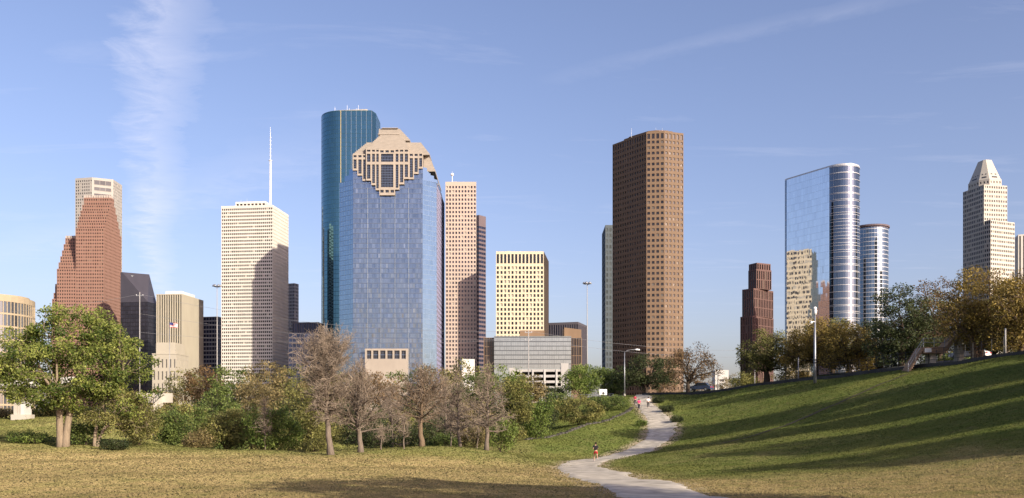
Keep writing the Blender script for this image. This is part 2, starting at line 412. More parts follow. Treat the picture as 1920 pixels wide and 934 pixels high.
M_soil = mat('bare_soil', (0.22, 0.15, 0.095), rough=1.0, spec=0.05, var=0.3, vscale=0.8, sc=(1, 1, 1), bump=0.5)

nx_, ny_ = len(gx), len(gy)
ii, jj = np.meshgrid(np.arange(nx_ - 1), np.arange(ny_ - 1)); k0 = (jj * nx_ + ii).ravel()
faces = np.column_stack([k0, k0 + 1, k0 + 1 + nx_, k0 + nx_])
VV = np.column_stack([GX.ravel(), GY.ravel(), GZ.ravel()])
gr = greenness(GX, GY)
ground = link('ground', make_mesh('ground', VV, [faces], M_lawn, smooth=True, attrs={'green': gr.ravel(), 'soil': np.clip(1.0 - np.maximum(path_dist(GX.ravel(), GY.ravel()), -1) / 1.6, 0, 1), 'city': np.maximum(smooth01((GY - 215) / 60), smooth01((np.abs(GX) - 140) / 80)).ravel()}))
ground['kind'] = 'structure'

# the gravel path: a strip with ragged edges, draped a few centimetres proud of the lawn
rng = np.random.default_rng(5)
tan = np.gradient(PCL[:, :2], axis=0); tan /= np.linalg.norm(tan, axis=1)[:, None]; nor = np.column_stack([tan[:, 1], -tan[:, 0]])
NW = 13; cols = np.linspace(-1, 1, NW); n = len(PCL)
def ragged(seed):
    r = np.random.default_rng(seed); a = r.normal(0, 1, n)
    s = np.convolve(a, np.ones(9) / 9, 'same') * 1.3 + np.convolve(a, np.ones(31) / 31, 'same') * 2.4 + a * 0.22
    return s
wl_, wr_ = PCL[:, 2] * (1 + 0.16 * ragged(1)), PCL[:, 2] * (1 + 0.16 * ragged(2))
pv = np.zeros((n, NW, 3))
for k, c in enumerate(cols):
    w = np.where(c < 0, wl_, wr_) * c
    pv[:, k, 0] = PCL[:, 0] + nor[:, 0] * w; pv[:, k, 1] = PCL[:, 1] + nor[:, 1] * w
    pv[:, k, 2] = gz(pv[:, k, 0], pv[:, k, 1]) + 0.055 - 0.075 * max(0, abs(c) - 0.83) / 0.17
k0 = (np.arange(n - 1)[:, None] * NW + np.arange(NW - 1)[None]).ravel()
o = link('gravel_path', make_mesh('gravel_path', pv.reshape(-1, 3), [np.column_stack([k0, k0 + 1, k0 + 1 + NW, k0 + NW])], M_path, smooth=True)); o['kind'] = 'structure'

def strip(name, pts, width, m, dz, kind='structure'):
    """a road laid along plan points"""
    p = catmull(np.array([[a, b, width] for a, b in pts], float), 14)
    t = np.gradient(p[:, :2], axis=0); t /= np.linalg.norm(t, axis=1)[:, None]; nn = np.column_stack([t[:, 1], -t[:, 0]])
    v = []
    for c in np.linspace(-.5, .5, 7):
        x = p[:, 0] + nn[:, 0] * width * c; y = p[:, 1] + nn[:, 1] * width * c
        v.append(np.column_stack([x, y, gz(x, y) + dz]))
    v = np.stack(v, 1); n_ = len(p); kk = (np.arange(n_ - 1)[:, None] * 7 + np.arange(6)[None]).ravel()
    ob = link(name, make_mesh(name, v.reshape(-1, 3), [np.column_stack([kk, kk + 1, kk + 8, kk + 7])], m, smooth=True)); ob['kind'] = kind
    return ob
crest = [Q(1205, 163), Q(1240, 158), Q(1400, 138), Q(1600, 118), Q(1750, 105), Q(1920, 92), np.array((62, 70.))]
road_pts = [(c[0] + 5.5, c[1] + 7.5) for c in crest]
road_pts = [(-30, 190), (0, 178)] + road_pts + [(75, 50)]
strip('road', road_pts, 9.0, M_asphalt, 0.08)

# worn foot trail slanting up the hillside, and the stone edging on the bank left of the path
trail = [Q(1285, 90), Q(1340, 88), Q(1420, 90), Q(1500, 94), Q(1570, 98), Q(1640, 101), Q(1700, 103.5)]
strip('dirt_trail', [tuple(t_) for t_ in trail], 0.55, mat('trail_soil', (0.10, 0.085, 0.05), rough=1.0, spec=.05, var=.4, vscale=1.0, sc=(1, 1, 1)), 0.05)
M_stone = mat('edging_stone', (0.075, 0.07, 0.06), rough=.95, var=.35, vscale=1.2, sc=(1, 1, 1), bump=.3)
edge = catmull(np.array([[*Q(a_, d_), 0] for a_, d_ in ((985, 106), (1040, 112), (1090, 119), (1140, 128), (1175, 136), (1186, 141))]), 9)[:, :2]
rt = empty('stone_edging', (*edge[0], g1(*edge[0]))); tag(rt, 'broken line of dark edging stones on bank left of path', 'edging')
rs = np.random.default_rng(8)
for k in range(len(edge) - 1):
    c_ = (edge[k] + edge[k + 1]) / 2; t_ = edge[k + 1] - edge[k]; L0 = np.hypot(*t_); t_ = t_ / L0; n_ = np.array((-t_[1], t_[0])); z_ = g1(*c_)
    hw, hl, hh = rs.uniform(.2, .34), L0 * rs.uniform(.42, .49), rs.uniform(.1, .3)
    q_ = [c_ - t_ * hl - n_ * hw, c_ + t_ * hl - n_ * hw, c_ + t_ * hl + n_ * hw, c_ - t_ * hl + n_ * hw]; q2 = [c_ + (p_ - c_) * rs.uniform(.7, .9) for p_ in q_]
    mb = MB(); mb.prism(q_, z_ - .3, z_ + hh, pts2=q2); o = mb.build('stone', M_stone, rt); o.location = -rt.location

# ------------------------------------------------------------------ buildings
def facade(fr, pn, A, B, z0, z1, nx, nz, wf, hf, inset, zc=0.5, jit=0.0, rng=None, fm=0, pm=0):
    """a wall face A-B with a real opening and a set-back pane in each bay"""
    A = np.asarray(A, float); B = np.asarray(B, float); d = B - A; L = np.hypot(*d); d = d / L; nrm = np.array((d[1], -d[0]))
    i, j = np.meshgrid(np.arange(nx), np.arange(nz)); i = i.ravel(); j = j.ravel(); cw = L / nx; ch = (z1 - z0) / nz
    o_s = np.stack([i, i + 1, i + 1, i], 1) * cw; o_z = z0 + np.stack([j, j, j + 1, j + 1], 1) * ch
    a = (1 - wf) / 2 * cw; b0 = (1 - hf) * zc * ch; b1 = (1 - hf) * (1 - zc) * ch
    h_s = o_s + np.array([a, -a, -a, a]); h_z = o_z + np.array([b0, b0, -b1, -b1])
    def pt(s, z, off): return np.stack([A[0] + d[0] * s + nrm[0] * off, A[1] + d[1] * s + nrm[1] * off, z], -1)
    zero = np.zeros_like(o_s)
    v = np.concatenate([pt(o_s, o_z, zero), pt(h_s, h_z, zero), pt(h_s, h_z, zero - inset)], 1)
    base = (np.arange(len(i)) * 12)[:, None, None]
    f = np.array([(0, 1, 5, 4), (1, 2, 6, 5), (2, 3, 7, 6), (3, 0, 4, 7), (4, 5, 9, 8), (5, 6, 10, 9), (6, 7, 11, 10), (7, 4, 8, 11)])
    fr.add(v.reshape(-1, 3), [(f[None] + base).reshape(-1, 4)], fm)
    off = zero - inset
    if jit: off = off + rng.normal(0, 1, off.shape) * jit * np.array([1, 1, 1, 1]); off[:, 3] = off[:, 0] + off[:, 2] - off[:, 1]
    p = pt(h_s, h_z, off)
    pn.add(p.reshape(-1, 3), [np.arange(len(i) * 4).reshape(-1, 4)], pm)
_seed = [0]
def shell(fr, pn, pts, z0, z1, bay, fh, wf, hf, inset=0.3, plain=(), over=None, cap=True, jit=0.0, zc=0.5, top=0.0, nz=None):
    """walls of a prism; every edge glazed unless plain; a plain band of height top closes it"""
    _seed[0] += 1; rng = np.random.default_rng(_seed[0])
    pts = [np.asarray(p, float) for p in pts]; n = len(pts); zt = z1 - top
    for e in range(n):
        A, B = pts[e], pts[(e + 1) % n]; L = np.hypot(*(B - A))
        ov = (over or {}).get(e, {})
        if e in plain:
            fr.add([(*A, z0), (*B, z0), (*B, z1), (*A, z1)], [(0, 1, 2, 3)]); continue
        bx = ov.get('bay', bay); nx = ov.get('nx') or max(1, round(L / bx)); nzz = nz or max(1, round((zt - z0) / fh))
        facade(fr, pn, A, B, z0, zt, nx, nzz, ov.get('wf', wf), ov.get('hf', hf), inset, ov.get('zc', zc), jit, rng)
        if top > 0: fr.add([(*A, zt), (*B, zt), (*B, z1), (*A, z1)], [(0, 1, 2, 3)])
    if cap: fr.add([(*p, z1) for p in pts], [np.arange(n)])
def box4(pL, pC, pR, Dc, DL):
    L, C_ = Q(pL, DL), Q(pC, Dc); a = (C_ - L) / np.hypot(*(C_ - L)); b = np.array((-a[1], a[0]))
    u = (pR - 960) / FPX; s = (u * C_[1] - C_[0]) / (b[0] - u * b[1]); R = C_ + b * s
    return [L, C_, R, L + R - C_]
def inset_poly(pts, d):
    c = np.mean(pts, 0); return [c + (p - c) * (1 - d / max(1e-6, np.hypot(*(p - c)))) for p in pts]
def building(name, label, pts):
    c = np.mean(pts, 0); o = empty(name, (c[0], c[1], CITY_Z)); return tag(o, label, 'building')
def put(mb, name, mats, root, kind=None, smooth=False):
    o = mb.build(name, mats, root, smooth=smooth, loc=None, kind=kind)
    o.matrix_parent_inverse.identity(); o.location = -root.location
    return o
BZ = CITY_Z - 0.5
def roof_plant(root, pts, z, seed, n=4):
    """cooling units and a stair head on a flat roof"""
    rg = np.random.default_rng(seed); c = np.mean(pts, 0)
    for k in range(n):
        p = c + (np.asarray(pts[k % len(pts)]) - c) * rg.uniform(.25, .55); w, d, h = rg.uniform(1.2, 3.0), rg.uniform(1.2, 2.4), rg.uniform(1.2, 2.8)
        mb = MB(); mb.box(p[0] - w, p[0] + w, p[1] - d, p[1] + d, z, z + h); mb.box(p[0] - w * .6, p[0] + w * .6, p[1] - d * .6, p[1] + d * .6, z + h, z + h + .4); put(mb, 'roof_unit', M_dconc if k % 2 else M_conc, root)
gl_dark = glass('dark_window_glass', (0.012, 0.013, 0.018), rough=0.08, var=0.7, blind=0.16)
gl_shell = glass('ribbon_window_glass', (0.014, 0.012, 0.012), rough=0.1, var=0.6, blind=0.05)
gl_bronze = glass('bronze_window_glass', (0.020, 0.016, 0.016), rough=0.08, var=0.6, blind=0.08, blind_col=(0.12, 0.10, 0.08))
gl_grey = glass('grey_window_glass', (0.07, 0.07, 0.075), rough=0.1, var=0.5, blind=0.1)

# --- white ribbon-window tower with the mast
pts = box4(415, 511, 541, 747, 752)
m_white = mat('white_travertine', (0.60, 0.57, 0.51), var=0.06)
r = building('white_ribbon_tower', 'tall white tower with ribbon windows, shadow across its front and white mast', pts)
fr, pn = MB(), MB(); zt = Z(384, 747)
shell(fr, pn, pts, BZ, zt, 1.75, 2.95, 0.76, 0.56, 0.55, top=1.6, over={1: {'bay': 1.9}})
put(fr, 'wall', m_white, r); put(pn, 'windows', gl_shell, r, 'stuff')
ph = inset_poly(pts, 12); fr, pn = MB(), MB()
shell(fr, pn, ph, zt, zt + 5.2, 3.4, 5.0, 0.72, 0.62, 0.8, top=0.9)
pho = put(fr, 'penthouse', m_white, r); o = put(pn, 'penthouse_louvers', gl_bronze, r, 'stuff')
m_mast = mat('white_painted_steel', (0.75, 0.75, 0.75), rough=0.5, var=0.05)
mb = MB(); bx, by = Q(507, 765); zz = [zt, Z(300, 765), Z(292, 765), Z(262, 765), Z(238, 765)]
mb.tube([(bx, by, zz[0]), (bx, by, zz[1])], [0.95, 0.75], 8); mb.tube([(bx, by, zz[1]), (bx, by, zz[3])], [0.42, 0.34], 6); mb.tube([(bx, by, zz[3]), (bx, by, zz[4])], [0.22, 0.1], 6)
mb.lathe((bx, by, zz[1] - 1.0), [(0.5, 0), (1.6, 0.3), (1.6, 0.7), (0.5, 1.2)], 10)
for k in range(6): mb.lathe((bx, by, zz[1] + 3 + k * 3.2), [(0.3, 0), (0.75, 0.1), (0.75, 0.5), (0.3, 0.6)], 8)
put(mb, 'antenna_mast', m_mast, r)
roof_plant(r, pts, zt, 4, 4)
for px_, h_ in ((452, 6), (463, 7), (478, 5)):
    mb = MB(); q = Q(px_, 775); mb.tube([(*q, zt), (*q, zt + 5 + h_)], [0.12, 0.05], 4); put(mb, 'aerial', m_mast, r)

# --- blue granite-crowned glass tower
DH = 640.0; hp = DH / FPX
m_hfr = mat('blue_mullion', (0.15, 0.19, 0.27), rough=0.35, metal=0.6, var=0.05)
m_hfr2 = mat('pale_blue_mullion', (0.24, 0.32, 0.41), rough=0.35, metal=0.6, var=0.05)  # paler mullion copy: the wings' sky reflection is put into the colour
gl_h = glass('blue_mirror_glass', (0.24, 0.295, 0.375), metal=0.9, rough=0.07, var=0.08)
gl_h2 = glass('sky_lit_wing_glass', (0.27, 0.38, 0.50), metal=0.9, rough=0.06, var=0.06)  # same glass made paler: the wings' brighter reflected sky is in the colour
m_gran = mat('pink_granite', (0.34, 0.295, 0.245), var=0.1)
m_gran2 = mat('tan_roof_granite', (0.30, 0.265, 0.225), var=0.12, vscale=0.3, sc=(1, 1, 3))
cl_, cr_ = Q(661.7, DH), Q(792.5, DH); wl0, wr0 = Q(636.5, DH + 9), Q(818.8, DH + 9)
bk_r = np.array((wr0[0] + 1.0, DH + 70)); bk_l = np.array((wl0[0] - 1.0, DH + 70))
body = [wl0, cl_, cr_, wr0, bk_r, bk_l]
r = building('crowned_glass_tower', 'broad blue glass tower with stepped pink granite crown', body)
zw = Z(337, DH)
fr, pn, f2, p2 = MB(), MB(), MB(), MB()
rngh = np.random.default_rng(77)
ntop = 46
facade(fr, pn, cl_, cr_, BZ, Z(316, DH), 44, 50, 0.90, 0.80, 0.12, 0.5, 0.03, rngh)
for A, B, w in ((wl0, cl_, 8), (cr_, wr0, 8)):
    f2, p2 = MB(), MB(); facade(f2, p2, A, B, BZ, zw, w, 48, 0.95, 0.93, 0.08, 0.5, 0.008, rngh)
    put(f2, 'wing_wall', m_hfr2, r); put(p2, 'wing_windows', gl_h2, r, 'stuff')
fr2, pn2 = MB(), MB()
m_lav = mat('lavender_mullion', (0.30, 0.30, 0.42), rough=0.4, metal=0.5, var=0.05)
gl_lav = glass('side_glass', (0.36, 0.37, 0.52), metal=0.85, rough=0.1, var=0.1)  # lavender side copy: the reflected right-hand sky is put into the colour
facade(fr2, pn2, wr0, bk_r, BZ, zw, 24, 48, 0.85, 0.62, 0.15, 0.5, 0.01, rngh)
facade(fr2, pn2, bk_l, wl0, BZ, zw, 24, 48, 0.85, 0.62, 0.15, 0.5, 0.01, rngh)
fr2.add([(*bk_r, BZ), (*bk_l, BZ), (*bk_l, zw), (*bk_r, zw)], [(0, 1, 2, 3)])
fr2.add([(*p, zw) for p in body], [np.arange(6)])
put(fr, 'front_wall', m_hfr, r); put(pn, 'front_windows', gl_h, r, 'stuff');
put(fr2, 'side_wall', m_lav, r); put(pn2, 'side_windows', gl_lav, r, 'stuff')
m_fin = mat('pale_metal_fin', (0.26, 0.30, 0.35), rough=0.4, metal=0.5)
for px_ in (689, 714, 740.5, 766):
    mb = MB(); x = Q(px_, DH)[0]; mb.box(x - 0.16, x + 0.16, DH - 0.45, DH - 0.02, BZ, Z(352, DH)); put(mb, 'vertical_fin', m_fin, r)
# stepped wing tops
def XH(px): return (px - 960) * hp
for x0, x1, ytop in ((643, 661.5, 326.5), (653, 661.5, 316)):
    mb = MB(); pt_ = [(XH(x0), DH + 6.4 - (x0 - 643) * 0.34), (XH(x1), DH + 0.4), (XH(x1), DH + 60), (XH(x0), DH + 60)]; mb.prism(pt_, Z(337 if x0 < 650 else 326.5, DH), Z(ytop, DH)); put(mb, 'wing_step', gl_h2, r)
for k, (x1, ytop) in enumerate(((818, 331), (812, 325), (806, 319), (800, 313))):
    mb = MB(); pt_ = [(XH(792.6), DH + 0.4), (XH(x1), DH + 0.4 + (x1 - 792.6) * 0.34), (XH(x1), DH + 62 - k * 3), (XH(792.6), DH + 62 - k * 3)]
    mb.prism(pt_, Z(337 - 6 * k, DH), Z(ytop, DH)); put(mb, 'wing_step', gl_h2, r)
# granite crown on the front: stepped, hanging down over the glass
crown_cols = [(661.7, 670.5, 290, 320.5), (670.5, 680, 290, 330), (680, 687, 290, 340), (687, 697, 281, 340), (697, 705, 281, 348.5), (705, 712, 281, 358),
              (712, 741, 281, 367.5), (741, 749, 281, 357), (749, 758, 281, 347), (758, 767, 281, 337), (767, 776, 287, 337), (776, 785, 287, 327), (785, 793, 287, 317)]
mw = MB()
gl_cr = glass('crown_window_glass', (0.02, 0.02, 0.025), rough=0.06, var=0.4)
for x0, x1, yt, yb in crown_cols:
    c_ = 686 <= x0 < 766; yf = DH - (2.0 if c_ else 1.2)
    X0, X1 = XH(x0), XH(x1); zt_, zb_ = Z(yt, DH), Z(yb, DH)
    if x0 in (712,):
        segs_ = [(yt, 283.5, 0), (283.5, 287.5, 3), (287.5, 290, 0), (290, 305, 1), (305, 310, 0), (310, 352.5, 1), (352.5, 357.5, 0), (357.5, 362.5, 3), (362.5, yb, 0)]
    elif c_:
        segs_ = [(yt, 281 + 1.5, 0), (282.5, 286, 1), (286, 290, 0), (290, 305, 1), (305, 310, 0), (310, yb - 3.5, 1), (yb - 3.5, yb, 0)]
    else:
        a0 = 292 if x0 < 690 else 289.5
        segs_ = [(yt, a0, 0), (a0, a0 + 4, 1), (a0 + 4, a0 + 8, 0), (a0 + 8, yb - 3.5, 1), (yb - 3.5, yb, 0)]
    for a_, b_, wn_ in segs_:
        za, zb2 = Z(a_, DH), Z(b_, DH)
        if wn_ == 0: mw.box(X0, X1, yf, DH + 3, zb2, za)
        else:
            k = 3 if wn_ == 3 else 1; w = (X1 - X0) / k; e = w * (0.10 if x0 == 712 and wn_ == 1 else 0.17)
            for q in range(k):
                mw.box(X0 + q * w, X0 + q * w + e, yf, DH + 3, zb2, za); mw.box(X0 + (q + 1) * w - e, X0 + (q + 1) * w, yf, DH + 3, zb2, za)
                gp, gp2 = MB(), MB()
                facade(gp, gp2, (X0 + q * w + e, yf + 0.7), (X0 + (q + 1) * w - e, yf + 0.7), zb2, za, 8 if x0 == 712 and wn_ == 1 else 2, max(1, round((b_ - a_) / 4.5)), 0.86, 0.86, 0.08)
                wo_ = put(gp2, 'crown_window', gl_cr, r); g_ = gp.build('crown_window_frame', m_hfr, wo_)
put(mw, 'granite_crown', m_gran, r)
# stepped hipped roof
def steps(name, xa0, xa1, ya, xb0, xb1, yb, nst, y0a, y0b, depth_a, depth_b):
    mb = MB()
    for k in range(nst):
        t = k / max(1, nst - 1); x0 = xa0 + (xb0 - xa0) * t; x1 = xa1 + (xb1 - xa1) * t
        za = Z(ya + (yb - ya) * k / nst, DH); zb = Z(ya + (yb - ya) * (k + 1) / nst, DH)
        mb.box(XH(x0), XH(x1), DH + y0a + (y0b - y0a) * t, DH + depth_a + (depth_b - depth_a) * t, za, zb)
    return put(mb, name, m_gran2, r)
steps('roof_steps', 661.9, 805, 290, 684, 788, 262, 9, 0.5, 6.5, 62, 54)
steps('roof_steps', 686.2, 767, 281, 710, 752, 248, 11, -1.2, 6.0, 58, 50)
steps('roof_cap', 706.5, 766, 258, 707.5, 748, 235, 7, 7.0, 7.6, 46, 40)
steps('roof_steps', 793.2, 815, 319, 793.2, 804, 290, 7, 3.5, 4.5, 60, 60)
mb = MB(); mb.box(XH(706), XH(747), DH + 6.2, DH + 44, Z(247, DH), Z(245.8, DH)); mb.box(XH(713), XH(744), DH + 6.4, DH + 42, Z(235, DH), Z(234, DH)); put(mb, 'cornice', m_gran, r)
# base portico
mb = MB(); mb.box(XH(687), XH(766), DH - 6, DH - 0.6, Z(658.5, DH), Z(655, DH)); mb.box(XH(687), XH(766), DH - 6, DH - 0.6, BZ, Z(674, DH))
for k in range(7):
    x = 687 + k * 13.17 - (0 if k else 0); mb.box(XH(x - 1.6 + (1.6 if k == 0 else -1.6 if k == 6 else 0)), XH(x + 1.6 + (1.6 if k == 0 else -1.6 if k == 6 else 0)), DH - 6, DH - 0.6, Z(674, DH), Z(658.5, DH))
put(mb, 'portico', m_gran, r)
for k in range(6):
    gp, gp2 = MB(), MB(); x = 687 + k * 13.17
    facade(gp, gp2, (XH(x + 1.7), DH - 4.8), (XH(x + 11.4), DH - 4.8), Z(674, DH), Z(658.5, DH), 3, 2, 0.85, 0.85, 0.1); wo_ = put(gp2, 'portico_window', gl_cr, r); gp.build('portico_window_frame', m_hfr, wo_)

# --- teal rounded glass tower behind it
DW = 790.0
m_tfr = mat('teal_mullion', (0.06, 0.14, 0.18), rough=0.3, metal=0.7, var=0.05)
gl_t = glass('teal_mirror_glass', (0.10, 0.215, 0.275), metal=0.92, rough=0.05, var=0.07)
Cc = np.array((Q(639, DW)[0], DW + 21.5))
arc = [Cc + 21.5 * np.array((math.cos(t), math.sin(t))) for t in np.linspace(math.pi * 1.02, math.pi * 1.5, 15)]
fl = [Q(697, DW), Q(705, DW + 8), Q(705, DW + 8) + np.array((0, 26.0)), np.array((arc[0][0] + 8, DW + 40))]
pts = arc + fl
r = building('rounded_teal_tower', 'very tall teal glass tower with rounded left side, behind granite-crowned tower', pts)
fr, pn = MB(), MB(); zt = Z(207, DW)
shell(fr, pn, pts, BZ, zt, 2.4, 3.9, 0.93, 0.90, 0.06, jit=0.006, plain=(len(pts) - 2,), over={14: {'nx': 24}}, top=1.0)
put(fr, 'wall', m_tfr, r); put(pn, 'windows', gl_t, r, 'stuff')
for px_ in (639, 649, 658.5, 668, 677.5, 687, 697):
    mb = MB(); q = Q(px_, DW); w = 0.3 if px_ == 639 else 0.12; mb.box(q[0] - w, q[0] + w, DW - 0.35, DW - 0.01, BZ, zt)
    put(mb, 'vertical_fin', mat('gold_fin', (0.36, 0.31, 0.17), rough=0.5) if px_ == 639 else m_fin, r)
mb = MB(); mb.prism(inset_poly(pts, 5), zt, zt + 1.6); put(mb, 'roof_curb', M_conc, r)
for px_, h_, d_ in ((628, 6, 8), (632, 4, 10), (651, 9, 12), (655, 4, 6), (668, 5, 9), (672, 8, 9), (684, 3, 12)):
    mb = MB(); q = Q(px_, DW + d_); mb.tube([(*q, zt), (*q, zt + h_)], [0.2, 0.09], 5); mb.lathe((*q, zt), [(0.9, 0), (0.9, 0.6), (0.2, 1.2)], 8); put(mb, 'aerial', m_mast, r)

# --- pink gridded tower
pts = [Q(835.2, 682), Q(893, 682), Q(893, 682) + np.array((-1.7, 40)), Q(835.2, 682) + np.array((-1.0, 40))]
m_pink = mat('pink_granite_panels', (0.43, 0.35, 0.295), var=0.06)
r = building('pink_grid_tower', 'pale pink granite tower with square windows, half in shadow', pts)
fr, pn = MB(), MB(); zt = Z(341, 682)
shell(fr, pn, pts, BZ, zt, 2.4, 3.2, 0.56, 0.56, 0.5, top=2.5)
gl_p = glass('plum_window_glass', (0.05, 0.04, 0.055), rough=0.08, var=0.6, blind=0.05)
put(fr, 'wall', m_pink, r); put(pn, 'windows', gl_p, r, 'stuff')
roof_plant(r, pts, zt, 1)
mb = MB(); q = Q(848, 700); mb.tube([(*q, zt), (*q, zt + 10)], [0.35, 0.3], 6); mb.tube([(*q, zt + 10), (*q, zt + 13)], [0.12, 0.08], 5)
mb.lathe((*q, zt + 9.2), [(0.2, 0), (1.1, 0.6), (1.4, 1.3), (1.1, 2.0), (0.2, 2.6)], 10); mb.lathe((*q, zt), [(1.2, 0), (1.2, 1.5), (0.4, 2.2)], 8); put(mb, 'rooftop_dish_mast', m_mast, r)
mb = MB(); q = Q(840, 700); mb.lathe((*q, zt), [(0.3, 0), (0.3, 1.6), (1.3, 2.0), (1.0, 3.2), (0.3, 3.4)], 8); put(mb, 'satellite_dish', m_mast, r)

# --- dark banded tower beside it
pts = box4(884, 898, 911, 800, 806)
m_dband = mat('mauve_spandrel', (0.13, 0.10, 0.11), var=0.1); gl_blue = glass('blue_black_glass', (0.03, 0.04, 0.08), metal=0.4, rough=0.06, var=0.3)
r = building('dark_banded_tower', 'narrow dark banded tower just right of pink tower', pts)
fr, pn = MB(), MB(); zt = Z(403, 800)
shell(fr, pn, pts, BZ, zt, 3.0, 3.9, 0.86, 0.5, 0.3, top=9.0, over={1: {'wf': .94, 'hf': .55}})
put(fr, 'wall', [m_dband], r); put(pn, 'windows', gl_blue, r, 'stuff')

# --- cream tower
DCR = 650.0
pts = [Q(930, DCR), Q(1019.5, DCR), Q(1028.5, DCR + 40), Q(930, DCR) + np.array((5.0, 40))]
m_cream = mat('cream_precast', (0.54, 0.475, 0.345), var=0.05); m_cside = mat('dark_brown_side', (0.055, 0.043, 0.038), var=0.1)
r = building('cream_tower', 'cream office tower with square windows and dark right side', pts)
fr, pn, sd = MB(), MB(), MB(); zt = Z(471.5, DCR); z1_ = Z(498, DCR)
shell(fr, pn, pts, BZ, z1_, 2.7, 3.42, 0.56, 0.62, 0.7, plain=(1, 2, 3), over={0: {'nx': 13}}, cap=False)
A, B = pts[0], pts[1]
zw0, zw1 = Z(494, DCR), Z(476.5, DCR)
fr.box(A[0], B[0], DCR, DCR + 0.9, z1_, zw0); fr.box(A[0], B[0], DCR, DCR + 0.9, zw1, zt)
for k in range(14):
    x = A[0] + (B[0] - A[0]) * k / 13; x0 = max(A[0], x - 0.5); x1 = min(B[0], x + 0.5); fr.box(x0, x1, DCR, DCR + 0.9, zw0, zw1)
for k in range(13):
    x0 = A[0] + (B[0] - A[0]) * k / 13 + 0.5; x1 = A[0] + (B[0] - A[0]) * (k + 1) / 13 - 0.5; gp = MB(); gp.box(x0, x1, DCR + 0.7, DCR + 0.8, zw0, zw1); put(gp, 'tall_window', gl_dark, r)
put(fr, 'front_wall', m_cream, r); put(pn, 'windows', gl_dark, r, 'stuff')
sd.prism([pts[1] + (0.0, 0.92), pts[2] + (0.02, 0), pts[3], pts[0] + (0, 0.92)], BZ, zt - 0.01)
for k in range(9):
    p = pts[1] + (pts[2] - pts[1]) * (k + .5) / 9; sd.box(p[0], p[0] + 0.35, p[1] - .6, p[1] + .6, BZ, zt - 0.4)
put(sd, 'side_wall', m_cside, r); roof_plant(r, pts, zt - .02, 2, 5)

# --- dark ribbed block right of it
pts = box4(1020, 1084, 1101, 700, 708.7)
m_rib = mat('dark_ribs', (0.075, 0.07, 0.085), var=0.1)
r = building('dark_ribbed_block', 'dark ribbed office block behind wide glass midrise, right of cream tower', pts)
fr, pn = MB(), MB(); shell(fr, pn, pts, BZ, Z(603.5, 700), 1.9, 70, 0.6, 0.95, 0.5)
put(fr, 'wall', m_rib, r); put(pn, 'windows', gl_blue, r, 'stuff')

# --- wide glass midrise with brown flanks and a garage
DM = 560.0
pts = [Q(907, DM + 4), Q(1091, DM + 4), Q(1091, DM + 4) + np.array((2, 40)), Q(907, DM + 4) + np.array((0, 40))]
m_brn = mat('brown_panels', (0.20, 0.135, 0.085), var=0.12); m_lfr = mat('pale_mullions', (0.22, 0.24, 0.24), rough=0.5, var=0.05)
gl_lt = glass('pale_green_glass', (0.36, 0.40, 0.41), metal=0.85, rough=0.12, var=0.08)
gl_sp = glass('spandrel_glass', (0.10, 0.11, 0.12), metal=0.6, rough=0.1, var=0.2)
r = building('glass_midrise', 'low wide building with pale striped glass front, brown ends and white garage', pts)
mb = MB(); mb.prism(pts, BZ, Z(632, DM)); put(mb, 'brown_wall', m_brn, r)
for a_, b_ in ((908.5, 926), (1071.5, 1090)):
    fr, pn = MB(), MB(); facade(fr, pn, Q(a_, DM + 3.7), Q(b_, DM + 3.7), Z(700, DM), Z(632.5, DM), 4, 4, 0.86, 0.95, 0.12); put(fr, 'end_panels', m_brn, r); put(pn, 'end_windows', gl_bronze, r, 'stuff')
fr, pn, sp_ = MB(), MB(), MB(); y0, y1 = 631.5, 690
for k in range(7):
    za = Z(y0 + (y1 - y0) * k / 7 + 1.6, DM); zb = Z(y0 + (y1 - y0) * (k + 1) / 7, DM); zc_ = Z(y0 + (y1 - y0) * k / 7, DM)
    facade(fr, pn, Q(926.5, DM), Q(1071, DM), zb, za, 34, 1, 0.93, 0.97, 0.1); sp_.box(Q(926.5, DM)[0], Q(1071, DM)[0], DM + .02, DM + .6, za, zc_)
put(fr, 'mullions', m_lfr, r); put(pn, 'windows', gl_lt, r, 'stuff'); put(sp_, 'spandrel_strips', gl_sp, r)
mb = MB(); mb.prism([Q(926.5, DM), Q(1071, DM), Q(1071, DM + 4), Q(926.5, DM + 4)], BZ, Z(690.1, DM)); mb.box(Q(926.3, DM)[0], Q(1071.2, DM)[0], DM - .2, DM + 4, Z(631.4, DM), Z(630.4, DM)); put(mb, 'front_slab', m_lfr, r)
for a_, b_, yt in ((975, 1021, 616.5), (1058, 1090, 611)):
    mb = MB(); p_ = [Q(a_, DM + 10), Q(b_, DM + 10), Q(b_, DM + 10) + np.array((0, 20)), Q(a_, DM + 10) + np.array((0, 20))]
    mb.prism(p_, Z(632, DM), np.array([Z(yt, DM), Z(yt + (4 if a_ > 1000 else 0), DM), Z(yt + (4 if a_ > 1000 else 0), DM), Z(yt, DM)])); put(mb, 'rooftop_block', m_brn, r)
DG = 480.0
pts = [Q(955, DG), Q(1066, DG - 4), Q(1066, DG - 4) + np.array((2, 45)), Q(955, DG) + np.array((0, 45))]
m_gar = mat('white_garage_concrete', (0.40, 0.39, 0.37), var=0.08); m_deck_shade = mat('garage_shade_tone', (0.045, 0.04, 0.04), var=0.2)
r = building('parking_garage', 'white open-deck parking garage in front of wide glass midrise', pts)
mb = MB()
for k in range(5):
    za = Z(693 + k * 10.5, DG); zb = Z(697.5 + k * 10.5, DG); mb.prism(pts, zb, za)
mb.prism([pts[0], pts[0] + (3, -.2), pts[0] + (3, 45), pts[3]], BZ, Z(690, DG)); mb.prism([pts[1] + (-4, 0.3), pts[1], pts[2], pts[2] + (-4, 0)], BZ, Z(682, DG))
